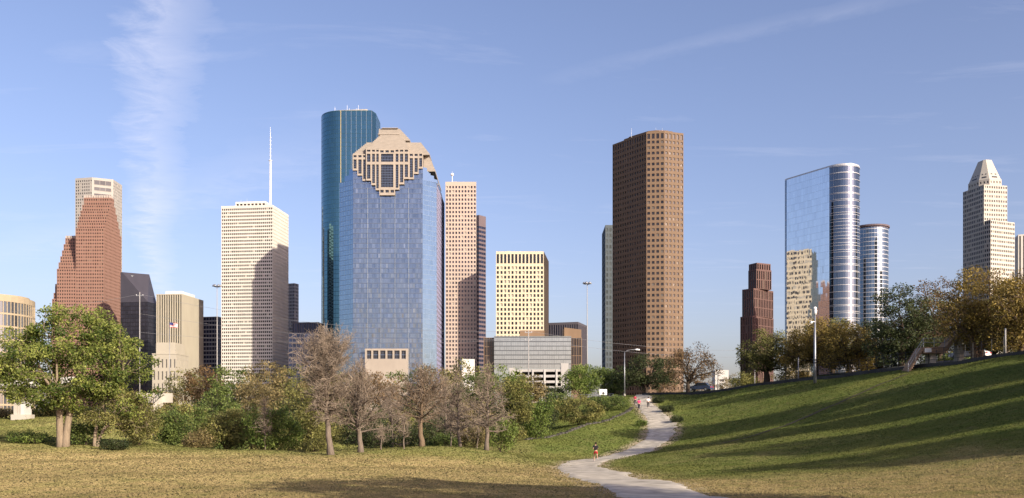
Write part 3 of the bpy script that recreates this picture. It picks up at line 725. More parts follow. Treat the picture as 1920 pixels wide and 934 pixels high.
for k in range(4):
    p = pts[0] + (pts[1] - pts[0]) * (k + 1) / 5; mb.box(p[0] - .5, p[0] + .5, p[1] - 0.3, p[1] + 44, BZ, Z(693, DG) - .1)
put(mb, 'decks', m_gar, r)
mb = MB(); mb.prism([pts[0] + (1, 8), pts[1] + (-1, 8), pts[2] + (-1, -1), pts[3] + (1, -1)], BZ, Z(694, DG) - .4); put(mb, 'deck_shade_block', m_deck_shade, r)  # dark block filling the open decks; interior shade is put into its colour

# --- tall brown tower
DB = 720.0
Cn = Q(1212, DB); Lf = Q(1148.5, DB * 1.046); F1 = Q(1246, DB - 2.0); F2 = Q(1281.5, DB + 3.5)
pts = [Lf, Cn, F1, F2, F2 + np.array((4, 30)), Lf + np.array((6, 40))]
m_brown = mat('brown_granite', (0.165, 0.112, 0.073), var=0.06)
r = building('brown_tower', 'tallest brown granite tower, right faces lit and left face dark', pts)
zt = Z(247.5, DB); zb_ = Z(262, DB); fr, pn = MB(), MB()
shell(fr, pn, pts, BZ, zb_, 3.0, 4.45, 0.56, 0.50, 0.5, over={0: {'nx': 14}, 1: {'nx': 4, 'wf': .6}, 2: {'nx': 5, 'wf': .58}}, cap=False)
shell(fr, pn, pts, zb_, zt, 3.0, 6.2, 0.56, 0.66, 0.5, over={0: {'nx': 14}, 1: {'nx': 4, 'wf': .6}, 2: {'nx': 5, 'wf': .58}}, zc=0.25)
put(fr, 'wall', m_brown, r); put(pn, 'windows', gl_bronze, r, 'stuff')
mb = MB(); c_ = inset_poly(pts, 10); mb.prism(c_, zt, Z(239, DB)); mb.prism(inset_poly(pts, 14), Z(239, DB), Z(235.5, DB)); put(mb, 'penthouse', m_brown, r)
roof_plant(r, pts, zt, 3, 5)
for px_ in (1184, 1230, 1242):
    mb = MB(); q = Q(px_, DB + 14); mb.tube([(*q, zt), (*q, zt + 8)], [0.15, 0.06], 4); put(mb, 'aerial', m_mast, r)

# --- grey-green tower peeping out behind it
DT = 850.0
pts = [Q(1135, DT), Q(1210, DT), Q(1210, DT) + np.array((1, 42)), Q(1135, DT) + np.array((1, 42))]
m_gg = mat('grey_green_panels', (0.085, 0.105, 0.12), var=0.08); m_tan = mat('tan_side', (0.5, 0.42, 0.3), var=.06)
r = building('grey_green_tower', 'slim grey-green slab peeping out left of tall brown tower', pts)
fr, pn = MB(), MB(); shell(fr, pn, pts, BZ, Z(422, DT), 3.3, 5.4, 0.6, 0.62, 0.3, top=2.0, plain=(1,))
put(fr, 'wall', m_gg, r); put(pn, 'windows', glass('silver_green_glass', (0.26, 0.30, 0.31), metal=0.7, rough=0.15, var=0.25), r, 'stuff')
fr, pn = MB(), MB(); facade(fr, pn, pts[1] + (0.3, 0), pts[2] + (0.3, 0), BZ, Z(422, DT), 11, 34, 0.6, 0.55, 0.28); put(fr, 'side_wall', m_tan, r); put(pn, 'side_windows', gl_dark, r, 'stuff')

# --- red-brown stepped tower far right of centre
DK = 1000.0
m_rb = mat('red_brown_granite', (0.125, 0.072, 0.062), var=0.08)
pK = box4(1388, 1413, 1450.5, DK, DK + 14)
r = building('red_brown_stepped_tower', 'dark red-brown ribbed tower with stepped shoulders, left of mirrored oval tower', pK)
fr, pn = MB(), MB()
def kb(a, b, c, d, yt, yb=None): shell(fr, pn, box4(a, b, c, DK + d, DK + d + 12), BZ if yb is None else Z(yb, DK), Z(yt, DK), 3.2, 9.0, 0.5, 0.9, 0.5, top=1.2)
kb(1388, 1411, 1450.5, 0, 592); kb(1391.5, 1413, 1450, 1.5, 540, 592); kb(1403, 1418, 1446.5, 5, 503, 540); kb(1404, 1419, 1445, 7, 490.5, 503)
put(fr, 'wall', m_rb, r); put(pn, 'windows', gl_bronze, r, 'stuff')

# --- mirrored slab with a round end
SO = 800 / 602.0
T = np.array((217.4, 607.6)) * SO; e_ = np.array((0.514, -0.858)); nn_ = np.array((-0.858, -0.514)); RO = 12.0 * SO
cO = T - RO * nn_; LO = np.hypot(217.4 - 198.9, 607.6 - 638.5) * SO + 2
def arcp(c, R, a0, a1, k): return [c + R * np.array((math.cos(t), math.sin(t))) for t in np.linspace(a0, a1, k)]
an = math.atan2(nn_[1], nn_[0]); Lc = T - e_ * LO
corner = arcp(Lc - nn_ * 5.0, 5.0, an - math.pi / 2, an, 6)
rnd = arcp(cO, RO, an, an + math.pi, 25)
back = [rnd[-1] - e_ * LO]
pts = corner + rnd + back
r = building('mirrored_oval_tower', 'mirrored glass tower with rounded end and bright white floor bands', pts)
gl_m2 = glass('dimmed_round_end_glass', (0.13, 0.16, 0.205), metal=0.9, rough=0.05, var=0.08)  # darker copy of the mirror glass; a dimmer reflection is put into the colour
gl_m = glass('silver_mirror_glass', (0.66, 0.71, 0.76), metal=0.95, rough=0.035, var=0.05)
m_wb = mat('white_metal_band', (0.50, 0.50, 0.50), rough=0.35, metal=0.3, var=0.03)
zt = Z(309, 800.0); fr, pn, f2, p2, p3_ = MB(), MB(), MB(), MB(), MB(); rngm = np.random.default_rng(9)
npt = len(pts)
for k in range(npt):
    A, B = pts[k], pts[(k + 1) % npt]; L = np.hypot(*(B - A))
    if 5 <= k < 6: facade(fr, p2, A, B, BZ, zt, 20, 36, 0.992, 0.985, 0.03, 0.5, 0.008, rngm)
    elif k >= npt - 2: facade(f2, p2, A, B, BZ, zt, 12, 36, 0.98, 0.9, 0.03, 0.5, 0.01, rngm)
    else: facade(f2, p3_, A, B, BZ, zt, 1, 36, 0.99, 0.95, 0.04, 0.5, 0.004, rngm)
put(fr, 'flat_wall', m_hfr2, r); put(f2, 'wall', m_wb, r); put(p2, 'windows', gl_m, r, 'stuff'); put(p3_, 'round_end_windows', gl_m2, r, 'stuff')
for k in range(26):
    z = zt - 0.9 - k * (zt - Z(625, 800)) / 25.5; mb = MB()
    ring = rnd[:]; q = [cO + (p - cO) * 1.022 for p in ring]; poly = q + [ring[-1] - (ring[-1] - cO) * .1, ring[0] - (ring[0] - cO) * .1]
    mb.prism(poly, z - 0.17, z + 0.17); put(mb, 'floor_band', m_wb, r)
mb = MB(); mb.prism([cO + (p - cO) * 1.0 for p in pts], zt, zt + 1.3); put(mb, 'roof_rim', m_wb, r)

# --- round glass tower behind it
DY = 950.0; cY = Q(1632, DY + 24); RY = (1663.5 - 1632) / FPX * (DY + 24) * 0.995
pts = arcp(cY, RY, 0, 2 * math.pi * (1 - 1 / 40), 40)
r = building('round_glass_tower', 'round glass tower with overhanging roof ring, right of mirrored oval tower', pts)
fr, pn = MB(), MB(); zt = Z(418, DY); shell(fr, pn, pts, BZ, zt, 5, 4.6, 0.96, 0.86, 0.08, jit=0.004)
gl_c = glass('blue_silver_glass', (0.13, 0.18, 0.24), metal=0.9, rough=0.05, var=0.10)
put(fr, 'wall', m_wb, r); put(pn, 'windows', gl_c, r, 'stuff')
mb = MB(); mb.lathe((*cY, zt), [(RY * .98, -6), (RY * 1.0, -2.0), (RY * 1.07, -1.6), (RY * 1.07, 0.2), (RY * .9, 0.8)], 40); put(mb, 'roof_ring', m_dband, r)

# --- white stepped tower with pyramid top, far right
DS = 800.0
m_ws = mat('white_stepped_panels', (0.47, 0.44, 0.38), var=0.05); gl_s = glass('slate_window_glass', (0.05, 0.052, 0.06), rough=0.1, var=0.5, blind=0.1)
main = box4(1805.5, 1845, 1888.5, DS, DS + 27)
r = building('pyramid_top_tower', 'white stepped tower with truncated pyramid top, behind golden trees', main)
fr, pn = MB(), MB()
shell(fr, pn, main, BZ, Z(346, DS), 2.3, 4.1, 0.62, 0.50, 0.4, over={0: {'wf': .8, 'hf': .62}})
front = box4(1845.5, 1857.5, 1902.5, DS - 12, DS - 6)
shell(fr, pn, front, BZ, Z(412, DS - 12), 2.3, 4.1, 0.62, 0.50, 0.4, over={0: {'wf': .8, 'hf': .62}})
cM = np.mean(main, 0)
def oct_(s, ch):
    p = [cM + (np.asarray(q) - cM) * s for q in main]; out = []
    for k in range(4):
        a, b, c = p[k - 1], p[k], p[(k + 1) % 4]; out += [b + (a - b) * ch, b + (c - b) * ch]
    return out
o1 = oct_(0.985, 0.24)
shell(fr, pn, o1, Z(346, DS), Z(334, DS), 3.2, 5.6, 0.42, 0.34, 0.5, cap=True)
put(fr, 'wall', m_ws, r); put(pn, 'windows', gl_s, r, 'stuff')
mb = MB(); o2 = oct_(0.955, 0.24); o3 = oct_(0.36, 0.16); zA, zB = Z(334, DS), Z(293, DS); mb.prism(o2, zA, zB, pts2=o3); put(mb, 'pyramid_roof', mat('limestone_roof', (0.45, 0.42, 0.36), var=.06), r)
def slant(k, u, t): a_, b2 = o2[k] + (o2[(k + 1) % 8] - o2[k]) * u, o3[k] + (o3[(k + 1) % 8] - o3[k]) * u; return np.array((*(a_ + (b2 - a_) * t), zA + (zB - zA) * t))
for k in range(8):
    wide = np.hypot(*(o2[(k + 1) % 8] - o2[k])); e3 = o2[(k + 1) % 8] - o2[k]; n3 = np.array((e3[1], -e3[0], 0)); n3 = n3 / np.linalg.norm(n3) * .12 + np.array((0, 0, .1))
    for (t0, t1, cnt, wf_) in ((.07, .14, 1, .6), (.23, .28, max(2, round(wide / 5)), .4)):
        for q in range(cnt):
            uu0, uu1 = .1 + .8 * (q + .5 - wf_ / 2) / cnt, .1 + .8 * (q + .5 + wf_ / 2) / cnt; mb = MB(); mb.add([slant(k, uu0, t0) + n3, slant(k, uu1, t0) + n3, slant(k, uu1, t1) + n3, slant(k, uu0, t1) + n3], [(0, 1, 2, 3)]); put(mb, 'roof_window', gl_s, r)

# --- ribbed pale tower at the right edge
pts = box4(1903, 1909, 1975, 870, 884)
r = building('ribbed_edge_tower', 'pale vertically ribbed tower cut off by right edge of view', pts)
fr, pn = MB(), MB(); shell(fr, pn, pts, BZ, Z(440, 870), 3.2, 190, 0.42, 0.985, 0.8, nz=1)
put(fr, 'wall', m_white, r); put(pn, 'windows', gl_bronze, r, 'stuff')

# --- red granite stepped gable tower, left
DR = 900.0
m_red = mat('red_granite', (0.25, 0.145, 0.110), var=0.06); m_tile = mat('pale_roof_fins', (0.42, 0.37, 0.33), var=.08)
base = box4(142, 194, 227.5, DR, DR); a_ = (base[1] - base[0]) / np.hypot(*(base[1] - base[0])); b_ = (base[2] - base[1]); bl = np.hypot(*b_); b_ = b_ / bl
base2 = [Q(106.5, DR), Q(141.5, DR), Q(141.5, DR) + b_ * bl, Q(106.5, DR) + b_ * bl]
base3 = [Q(97.5, DR + 2), Q(106, DR + 2), Q(106, DR + 2) + b_ * (bl - 4), Q(97.5, DR + 2) + b_ * (bl - 4)]
r = building('red_gabled_tower', 'red granite tower with stepped gables, behind big green tree', base)
fr, pn, ro = MB(), MB(), MB()
def gable(bs, ys, y_roof, st):
    """ys: rows where each set-back tier begins, lowest first"""
    z_prev = BZ
    for k, y in enumerate(ys + [y_roof]):
        o_ = b_ * st * k; p = [bs[0] + o_, bs[1] + o_, bs[2] - o_, bs[3] - o_]
        nzz = None if k == 0 else 2
        shell(fr, pn, p, z_prev, Z(y, DR), 2.35, 3.45, 0.55, 0.48, 0.45, over={1: {'bay': 3.0, 'wf': .6}}, nz=nzz, zc=0.5)
        z_prev = Z(y, DR)
    nf = max(5, round(np.hypot(*(p[1] - p[0])) / 2.6))
    for k in range(nf):
        q0 = p[0] + (p[1] - p[0]) * (k + 0.12) / nf; q1 = p[0] + (p[1] - p[0]) * (k + 0.62) / nf
        ro.prism([q0, q1, q1 + b_ * np.hypot(*(p[2] - p[1])), q0 + b_ * np.hypot(*(p[2] - p[1]))], z_prev, z_prev + 2.6)
for args in ((base, [428, 415.5, 403, 390.5, 378], 363, 3.4), (base2, [504, 491, 478.5, 466, 453], 440, 3.4), (base3, [560, 548], 535, 3.0)):
    ro = MB(); gable(*args); put(ro, 'roof_fins', m_tile, r, 'stuff')
put(fr, 'wall', m_red, r); put(pn, 'windows', gl_bronze, r, 'stuff')

# --- grey tower behind it with a cut corner
DJ = 1060.0
pJ = [Q(141, DJ + 5), Q(172.5, DJ), Q(212.5, DJ + 10), Q(229, DJ + 36), Q(229, DJ + 36) + np.array((-20, 40)), Q(141, DJ + 5) + np.array((-2, 60))]
m_gry = mat('grey_granite', (0.34, 0.325, 0.30), var=0.06)
r = building('grey_cut_corner_tower', 'pale grey tower rising behind red gabled tower', pJ)
fr, pn = MB(), MB(); zt = Z(332.5, DJ); zg = Z(360, DJ)
shell(fr, pn, pJ, BZ, zt, 2.9, 3.7, 0.55, 0.55, 0.4, plain=(1,), top=2.0)
put(fr, 'wall', m_gry, r); put(pn, 'windows', gl_dark, r, 'stuff')
f2, p2 = MB(), MB(); dd = np.array((0.5, -0.9)); A = pJ[1] + (pJ[2] - pJ[1]) * .1; B = pJ[1] + (pJ[2] - pJ[1]) * .9
for ya, yb in ((337, 345.5), (350, 356.5), (362, 480)):
    facade(f2, p2, A + dd * .4, B + dd * .4, Z(yb, DJ), Z(ya, DJ), 3 if yb < 400 else 9, 1 if yb < 400 else 22, .95, .9, .3)
put(f2, 'corner_frame', m_gry, r); put(p2, 'corner_windows', gl_grey, r, 'stuff')

# --- dark glass tower with sloping roof
DP = 850.0
m_pz = mat('bronze_mullion', (0.03, 0.026, 0.03), rough=0.35, metal=0.4, var=0.1); gl_pz = glass('black_bronze_glass', (0.045, 0.04, 0.05), metal=0.55, rough=0.06, var=0.25)
pP = box4(226, 277, 294, DP, DP + 4)
r = building('dark_sloped_roof_tower', 'dark bronze glass tower with sloping roof, behind ribbed cream block', pP)
fr, pn = MB(), MB(); zl = Z(566, DP); shell(fr, pn, pP, BZ, zl, 2.6, 3.9, 0.9, 0.8, 0.12, jit=0.004, cap=False)
put(fr, 'wall', m_pz, r); put(pn, 'windows', gl_pz, r, 'stuff')
L_, C0, R0, B0 = [np.asarray(p) for p in pP]; zh = Z(509, DP)
mid_f = L_ + (C0 - L_) * 0.06; ridge_b = B0 + (R0 - B0) * 0.55
mb = MB(); v = [(*L_, zl), (*C0, zl), (*R0, zl), (*B0, zl), (*mid_f, zh), (*(B0 + (R0 - B0) * .72), zh), (*B0, zh), (*L_, zh)]
mb.add(v, [[(0, 1, 4, 7), (1, 2, 5, 4), (2, 3, 6, 5), (3, 0, 7, 6), (7, 4, 5, 6)]]); put(mb, 'sloping_roof', mat('dark_roof_glass', (0.075, 0.07, 0.085), rough=0.25, metal=0.3, var=0.1), r)
mb = MB(); sv = lambda s, t: np.array((*((1 - t) * (C0 + (R0 - C0) * s) + t * (mid_f + ((B0 + (R0 - B0) * .72) - mid_f) * s)), (1 - t) * zl + t * zh))
for k in range(6):
    a0, a1 = 0.25 + k * .08, 0.25 + k * .08 + .05; q = [sv(a0, .45), sv(a1, .45), sv(a1, .9), sv(a0, .9)]; mb.add([p + np.array((.1, -.3, .25)) for p in q], [(0, 1, 2, 3)])
put(mb, 'skylights', m_lfr, r)

# --- cream ribbed block and the low limestone hall before it
DA = 752.0
pA = box4(293, 341, 381.5, DA, DA + 2)
m_lime = mat('limestone', (0.37, 0.34, 0.27), var=0.06); m_lime2 = mat('side_limestone', (0.52, 0.43, 0.29), var=0.06)
r = building('ribbed_cream_block', 'cream block with dark vertical stripes and white rooftop, left of white ribbon tower', pA)
fr, pn = MB(), MB(); shell(fr, pn, pA, BZ, Z(551, DA), 2.15, 200, 0.46, 0.985, 0.9, nz=1, over={1: {'nx': 24, 'wf': .28}, 0: {'nx': 11, 'wf': .58}})
put(fr, 'wall', m_lime, r); put(pn, 'windows', glass('stripe_glass', (0.010, 0.009, 0.008), rough=.25, var=.2, spec=.1), r, 'stuff')
mb = MB(); c_ = np.mean(pA, 0); mb.prism([c_ + (np.asarray(p) - c_) * 0.62 for p in pA], Z(551, DA), Z(543, DA)); put(mb, 'penthouse', mat('white_penthouse', (.58, .58, .56)), r)
DHL = 690.0
pH = box4(285.5, 331, 353.5, DHL, DHL)
r = building('limestone_hall', 'low limestone hall with tall windows, front of ribbed cream block', pH)
fr, pn = MB(), MB(); shell(fr, pn, pH, BZ, Z(663, DHL), 3.4, 3, 0.36, 0.7, 0.6, nz=5, cap=True, top=3.0)
up = inset_poly(pH, 3.2); fr.prism(up, Z(663, DHL) , Z(644, DHL)); fr.prism(inset_poly(pH, 4.5), Z(644, DHL), Z(641.5, DHL)); fr.prism(inset_poly(pH, -.35), Z(664.5, DHL), Z(662.8, DHL))
put(fr, 'wall', mat('hall_limestone', (0.35, 0.325, 0.265), var=.06), r); put(pn, 'windows', glass('hall_glass', (0.11, 0.105, 0.10), rough=.2, var=.3), r, 'stuff')

# --- small dark blocks between
def simple(name, label, pts, yt, D, wm, gm, bay, fh, wf, hf, inset=.3, **k):
    r = building(name, label, pts); fr, pn = MB(), MB(); shell(fr, pn, pts, BZ, Z(yt, D), bay, fh, wf, hf, inset, **k)
    put(fr, 'wall', wm, r); put(pn, 'windows', gm, r, 'stuff'); return r
m_grl = mat('pale_grey_spandrel', (0.24, 0.24, 0.26), var=.08)
simple('striped_dark_block', 'dark block with thin pale floor lines, between ribbed cream block and white tower', box4(381, 408, 425, 800, 803), 593.5, 800, m_grl, gl_blue, 3.0, 3.9, .92, .72)
simple('stepped_glass_block', 'small pale grey glass block just right of white ribbon tower', box4(536, 552, 560, 900, 904), 531, 900, m_grl, gl_grey, 2.2, 3.4, .8, .6)
simple('low_dark_block', 'low dark ribbed block below gap between white and teal towers', box4(548, 597, 606, 700, 702), 604, 700, m_rib, gl_blue, 2.0, 40, .6, .95)
simple('lower_navy_block', 'lower navy blue glass block behind tall bare tree', box4(541, 585, 590, 660, 662), 624, 660, m_rib, gl_blue, 3.0, 3.8, .85, .7)
# --- curved building at the left edge
DE = 640.0; cE = np.array((Q(-6, DE + 30)[0], DE + 30)); pts = [cE + np.array((24.2 * math.cos(t), 30 * math.sin(t))) for t in np.linspace(0, 2 * math.pi * 31 / 32, 32)]
m_ctan = mat('tan_curved_wall', (0.34, 0.28, 0.19), var=.06)
r = building('curved_tan_building', 'curved glass and tan building at left edge, behind big green tree', pts)
fr, pn = MB(), MB(); shell(fr, pn, pts, BZ, Z(551, DE), 3.2, 9.6, .78, .86, .4, top=3.4)
put(fr, 'wall', m_ctan, r); put(pn, 'windows', glass('pale_curved_glass', (.17, .19, .22), metal=.75, rough=.1, var=.3), r, 'stuff')
mb = MB(); mb.lathe((*cE, Z(551, DE)), [(22, 0), (22, 1.6), (20, 1.8)], 32); put(mb, 'roof_rim', m_ctan, r)
# --- small pale buildings seen through the trees
m_wht = mat('white_render', (.50, .49, .46), var=.05)
simple('small_white_building', 'small white building in gap right of brown tower', box4(1335, 1341, 1366, 420, 430), 694, 420, m_wht, gl_grey, 5, 4, .3, .3, top=3.0)
simple('white_flat_roof_building', 'white flat-roofed building glimpsed below pink tower', box4(862, 866, 890, 480, 484), 673, 480, m_wht, gl_grey, 5, 4, .3, .3, top=3.0)

# ------------------------------------------------------------------ trees
def bark_mat(name, c0, c1):
    m, n, l, out = new_mat(name)
    tcn = N(n, 'ShaderNodeTexCoord'); mp = N(n, 'ShaderNodeMapping'); mp.inputs['Scale'].default_value = (6, 6, 1.2); l.new(tcn.outputs['Object'], mp.inputs[0])
    no = N(n, 'ShaderNodeTexNoise'); no.inputs['Scale'].default_value = 1.6; no.inputs['Detail'].default_value = 6; l.new(mp.outputs[0], no.inputs['Vector'])
    mx = N(n, 'ShaderNodeMix', data_type='RGBA'); l.new(no.outputs[0], mx.inputs[0]); mx.inputs[6].default_value = (*c0, 1); mx.inputs[7].default_value = (*c1, 1)
    b = N(n, 'ShaderNodeBsdfPrincipled'); b.inputs['Roughness'].default_value = 0.95; b.inputs['Specular IOR Level'].default_value = 0.1; l.new(mx.outputs[2], b.inputs['Base Color'])
    bp = N(n, 'ShaderNodeBump'); bp.inputs['Strength'].default_value = 0.7; bp.inputs['Distance'].default_value = 0.05; l.new(no.outputs[0], bp.inputs['Height']); l.new(bp.outputs[0], b.inputs['Normal'])
    l.new(b.outputs[0], out.inputs[0]); return m
B_tan = bark_mat('tan_bark', (0.14, 0.105, 0.075), (0.33, 0.265, 0.19)); B_cyp = bark_mat('cypress_bark', (0.085, 0.068, 0.055), (0.235, 0.19, 0.15)); B_dark = bark_mat('dark_bark', (0.035, 0.027, 0.022), (0.10, 0.075, 0.055))
B_grey = bark_mat('grey_bark', (0.09, 0.065, 0.045), (0.24, 0.175, 0.115)); B_twig = leaf_mat('bare_twigs', (0.140, 0.108, 0.082), (0.345, 0.275, 0.205), 0.0)
L_ = {
 'fresh': leaf_mat('fresh_leaves', (0.045, 0.080, 0.014), (0.320, 0.350, 0.085)),
 'green': leaf_mat('green_leaves', (0.038, 0.068, 0.016), (0.215, 0.270, 0.070)),
 'bright': leaf_mat('bright_leaves', (0.060, 0.105, 0.018), (0.255, 0.315, 0.075)),
 'olive': leaf_mat('olive_leaves', (0.070, 0.078, 0.020), (0.320, 0.300, 0.095)),
 'brownish': leaf_mat('brownish_leaves', (0.090, 0.075, 0.030), (0.340, 0.270, 0.120)),
 'dark': leaf_mat('dark_leaves', (0.022, 0.036, 0.014), (0.100, 0.120, 0.042)),
 'gold': leaf_mat('golden_leaves', (0.095, 0.074, 0.018), (0.390, 0.285, 0.070)),
 'rust': leaf_mat('rusty_leaves', (0.075, 0.048, 0.022), (0.270, 0.175, 0.080)),
}
def ellip(rng, n, e, shell_=0.55):
    c = np.array(e[:3]); rad = np.array(e[3:]); d = rng.normal(size=(n, 3)); d /= np.linalg.norm(d, axis=1)[:, None]
    return c + d * rad * (shell_ + (1 - shell_) * rng.random((n, 1)) ** 0.6)
def bez(a, b, c, k):
    t = np.linspace(0, 1, k)[:, None]; return (1 - t) ** 2 * a + 2 * t * (1 - t) * b + t * t * c
def leaf_cards(mb, rng, c, size, tint, up=0.25, aspect=0.55):
    n = len(c); nrm = rng.normal(size=(n, 3)); nrm[:, 2] += up; nrm /= np.linalg.norm(nrm, axis=1)[:, None]
    t = np.cross(nrm, rng.normal(size=(n, 3))); t /= np.linalg.norm(t, axis=1)[:, None] + 1e-9; b = np.cross(nrm, t)
    s = size * rng.uniform(0.6, 1.35, n)[:, None]
    v = np.stack([c - t * s * .5, c + b * s * aspect * .5 - nrm * s * .08, c + t * s * .5, c - b * s * aspect * .5 - nrm * s * .08], 1)
    mb.add(v.reshape(-1, 3), [np.arange(n * 4).reshape(-1, 4)], 0, np.repeat(tint, 4))
def leafy(name, label, base, ells, kind, bark, n_clump, per, rc, leaf, seed, trunk_r=0.3, fork=0.25, stems=1, limbs=7, cat='tree', group=None, droop=0.0, lean=0.0, shell_=0.5, twigs=3, up=0.25, limb_rise=0.35):
    """trunk and limbs reaching into clumps of leaf-sized faces; ells: crown lobes relative to the base"""
    rng = np.random.default_rng(seed); base = np.asarray(base, float)
    vol = np.array([e[3] * e[4] * e[5] for e in ells]); cnt = np.maximum(2, (n_clump * vol / vol.sum())).astype(int)
    cl = np.concatenate([ellip(rng, k, e, shell_) for k, e in zip(cnt, ells)]); cl = cl[cl[:, 2] > rc * .3]
    top = cl[:, 2].max(); root = empty(name, base); tag(root, label, cat, group)
    wd = MB(); zf = top * fork; ends = [cl[rng.integers(len(cl))]]
    for _ in range(limbs - 1):
        d = np.min([np.linalg.norm(cl - e, axis=1) for e in ends], 0); ends.append(cl[np.argmax(d * rng.uniform(.75, 1, len(d)))])
    forks = []
    for s in range(stems):
        a = rng.uniform(0, 6.28) if stems > 1 else 0; off = np.array((math.cos(a), math.sin(a), 0)) * trunk_r * (1.0 if stems > 1 else 0)
        if stems == 2: off = np.array(((-1, 1)[s] * trunk_r * .75, .1 * s, 0))
        tip = np.array((lean * zf + off[0] * (2.4 if stems == 2 else 1.7), off[1] * 1.7, zf)) + rng.normal(0, .05, 3) * zf * np.array((1, 1, 0))
        rr = trunk_r / math.sqrt(stems) * (1.15 if stems > 1 else 1)
        pth = bez(off * .6, off * 1.0 + np.array((0, 0, zf * .5)), tip, 7); pth[0, 2] -= .35
        wd.tube(pth, rr * np.array([1.35, 1.05, .95, .9, .86, .82, .78]), 9); forks.append((tip, rr * .8))
    LP, LR = [], []
    for e in ends:
        tip, rr = forks[int(np.argmin([np.linalg.norm(f[0][:2] - e[:2]) for f in forks]))]
        hor = e - tip; mid = tip + hor * np.array((.45, .45, .5)) + np.array((0, 0, limb_rise * np.linalg.norm(hor[:2]) * (1 if hor[2] < 2 * np.linalg.norm(hor[:2]) else .3)))
        pth = bez(tip - np.array((0, 0, .15)), mid, e, 8); pth[1:-1] += rng.normal(0, .05, (6, 3)) * np.linalg.norm(hor) * .6
        r_ = rr * np.linspace(.62, .10, 8) * rng.uniform(.75, 1.05); wd.tube(pth, np.maximum(r_, .012), 6); LP.append(pth); LR.append(r_)
    LP = np.concatenate(LP); LR = np.concatenate(LR); p0, p1, ra, rb = [], [], [], []
    for c in cl:
        k = np.argmin(np.linalg.norm(LP - c, axis=1) + .6 * np.maximum(0, LP[:, 2] - c[2])); q = LP[k]; m_ = (q + c) / 2 + rng.normal(0, .12, 3) * np.linalg.norm(c - q) + np.array((0, 0, .08 * np.linalg.norm(c - q)))
        r_ = max(.018, min(LR[k] * .6, .06)); p0 += [q, m_]; p1 += [m_, c]; ra += [r_, r_ * .7]; rb += [r_ * .7, r_ * .4]
        for _ in range(twigs):
            d = rng.normal(size=3); d /= np.linalg.norm(d); p0.append(c); p1.append(c + d * rc * rng.uniform(.6, 1.1)); ra.append(.014); rb.append(.006)
    wd.segs(p0, p1, np.array(ra), np.array(rb), 4)
    lv = MB(); n = len(cl); k = np.repeat(np.arange(n), per); g = rng.normal(size=(n * per, 3)); rad = np.linalg.norm(g, axis=1)[:, None]
    g = g / rad * np.minimum(rad, 1.9) * rc * .62; g[:, 2] *= .75; g[:, 2] -= droop * (g[:, 0] ** 2 + g[:, 1] ** 2) / rc
    ct = np.clip(rng.normal(.45, .22, n), 0, 1); tint = np.clip(ct[k] + rng.normal(0, .2, n * per), 0, 1)
    pos = cl[k] + g; keep = pos[:, 2] > 0.05
    leaf_cards(lv, rng, pos[keep], leaf, tint[keep], up)
    wd.build('trunk', bark, root, smooth=True); lv.build('crown', L_[kind], root)
    return root
PROF = {'round': [(.2, .25), (.32, .55), (.45, .68), (.6, .84), (.75, 1), (.86, .9), (.94, .6), (1, .12)], 'oval': [(.15, .5), (.3, .9), (.45, 1), (.65, .88), (.85, .5), (1, .1)],
        'flat': [(.25, .5), (.4, .9), (.65, 1), (.85, .75), (.95, .4), (1, .1)], 'cone': [(.2, .75), (.32, 1), (.5, .82), (.7, .55), (.88, .28), (1, .05)]}
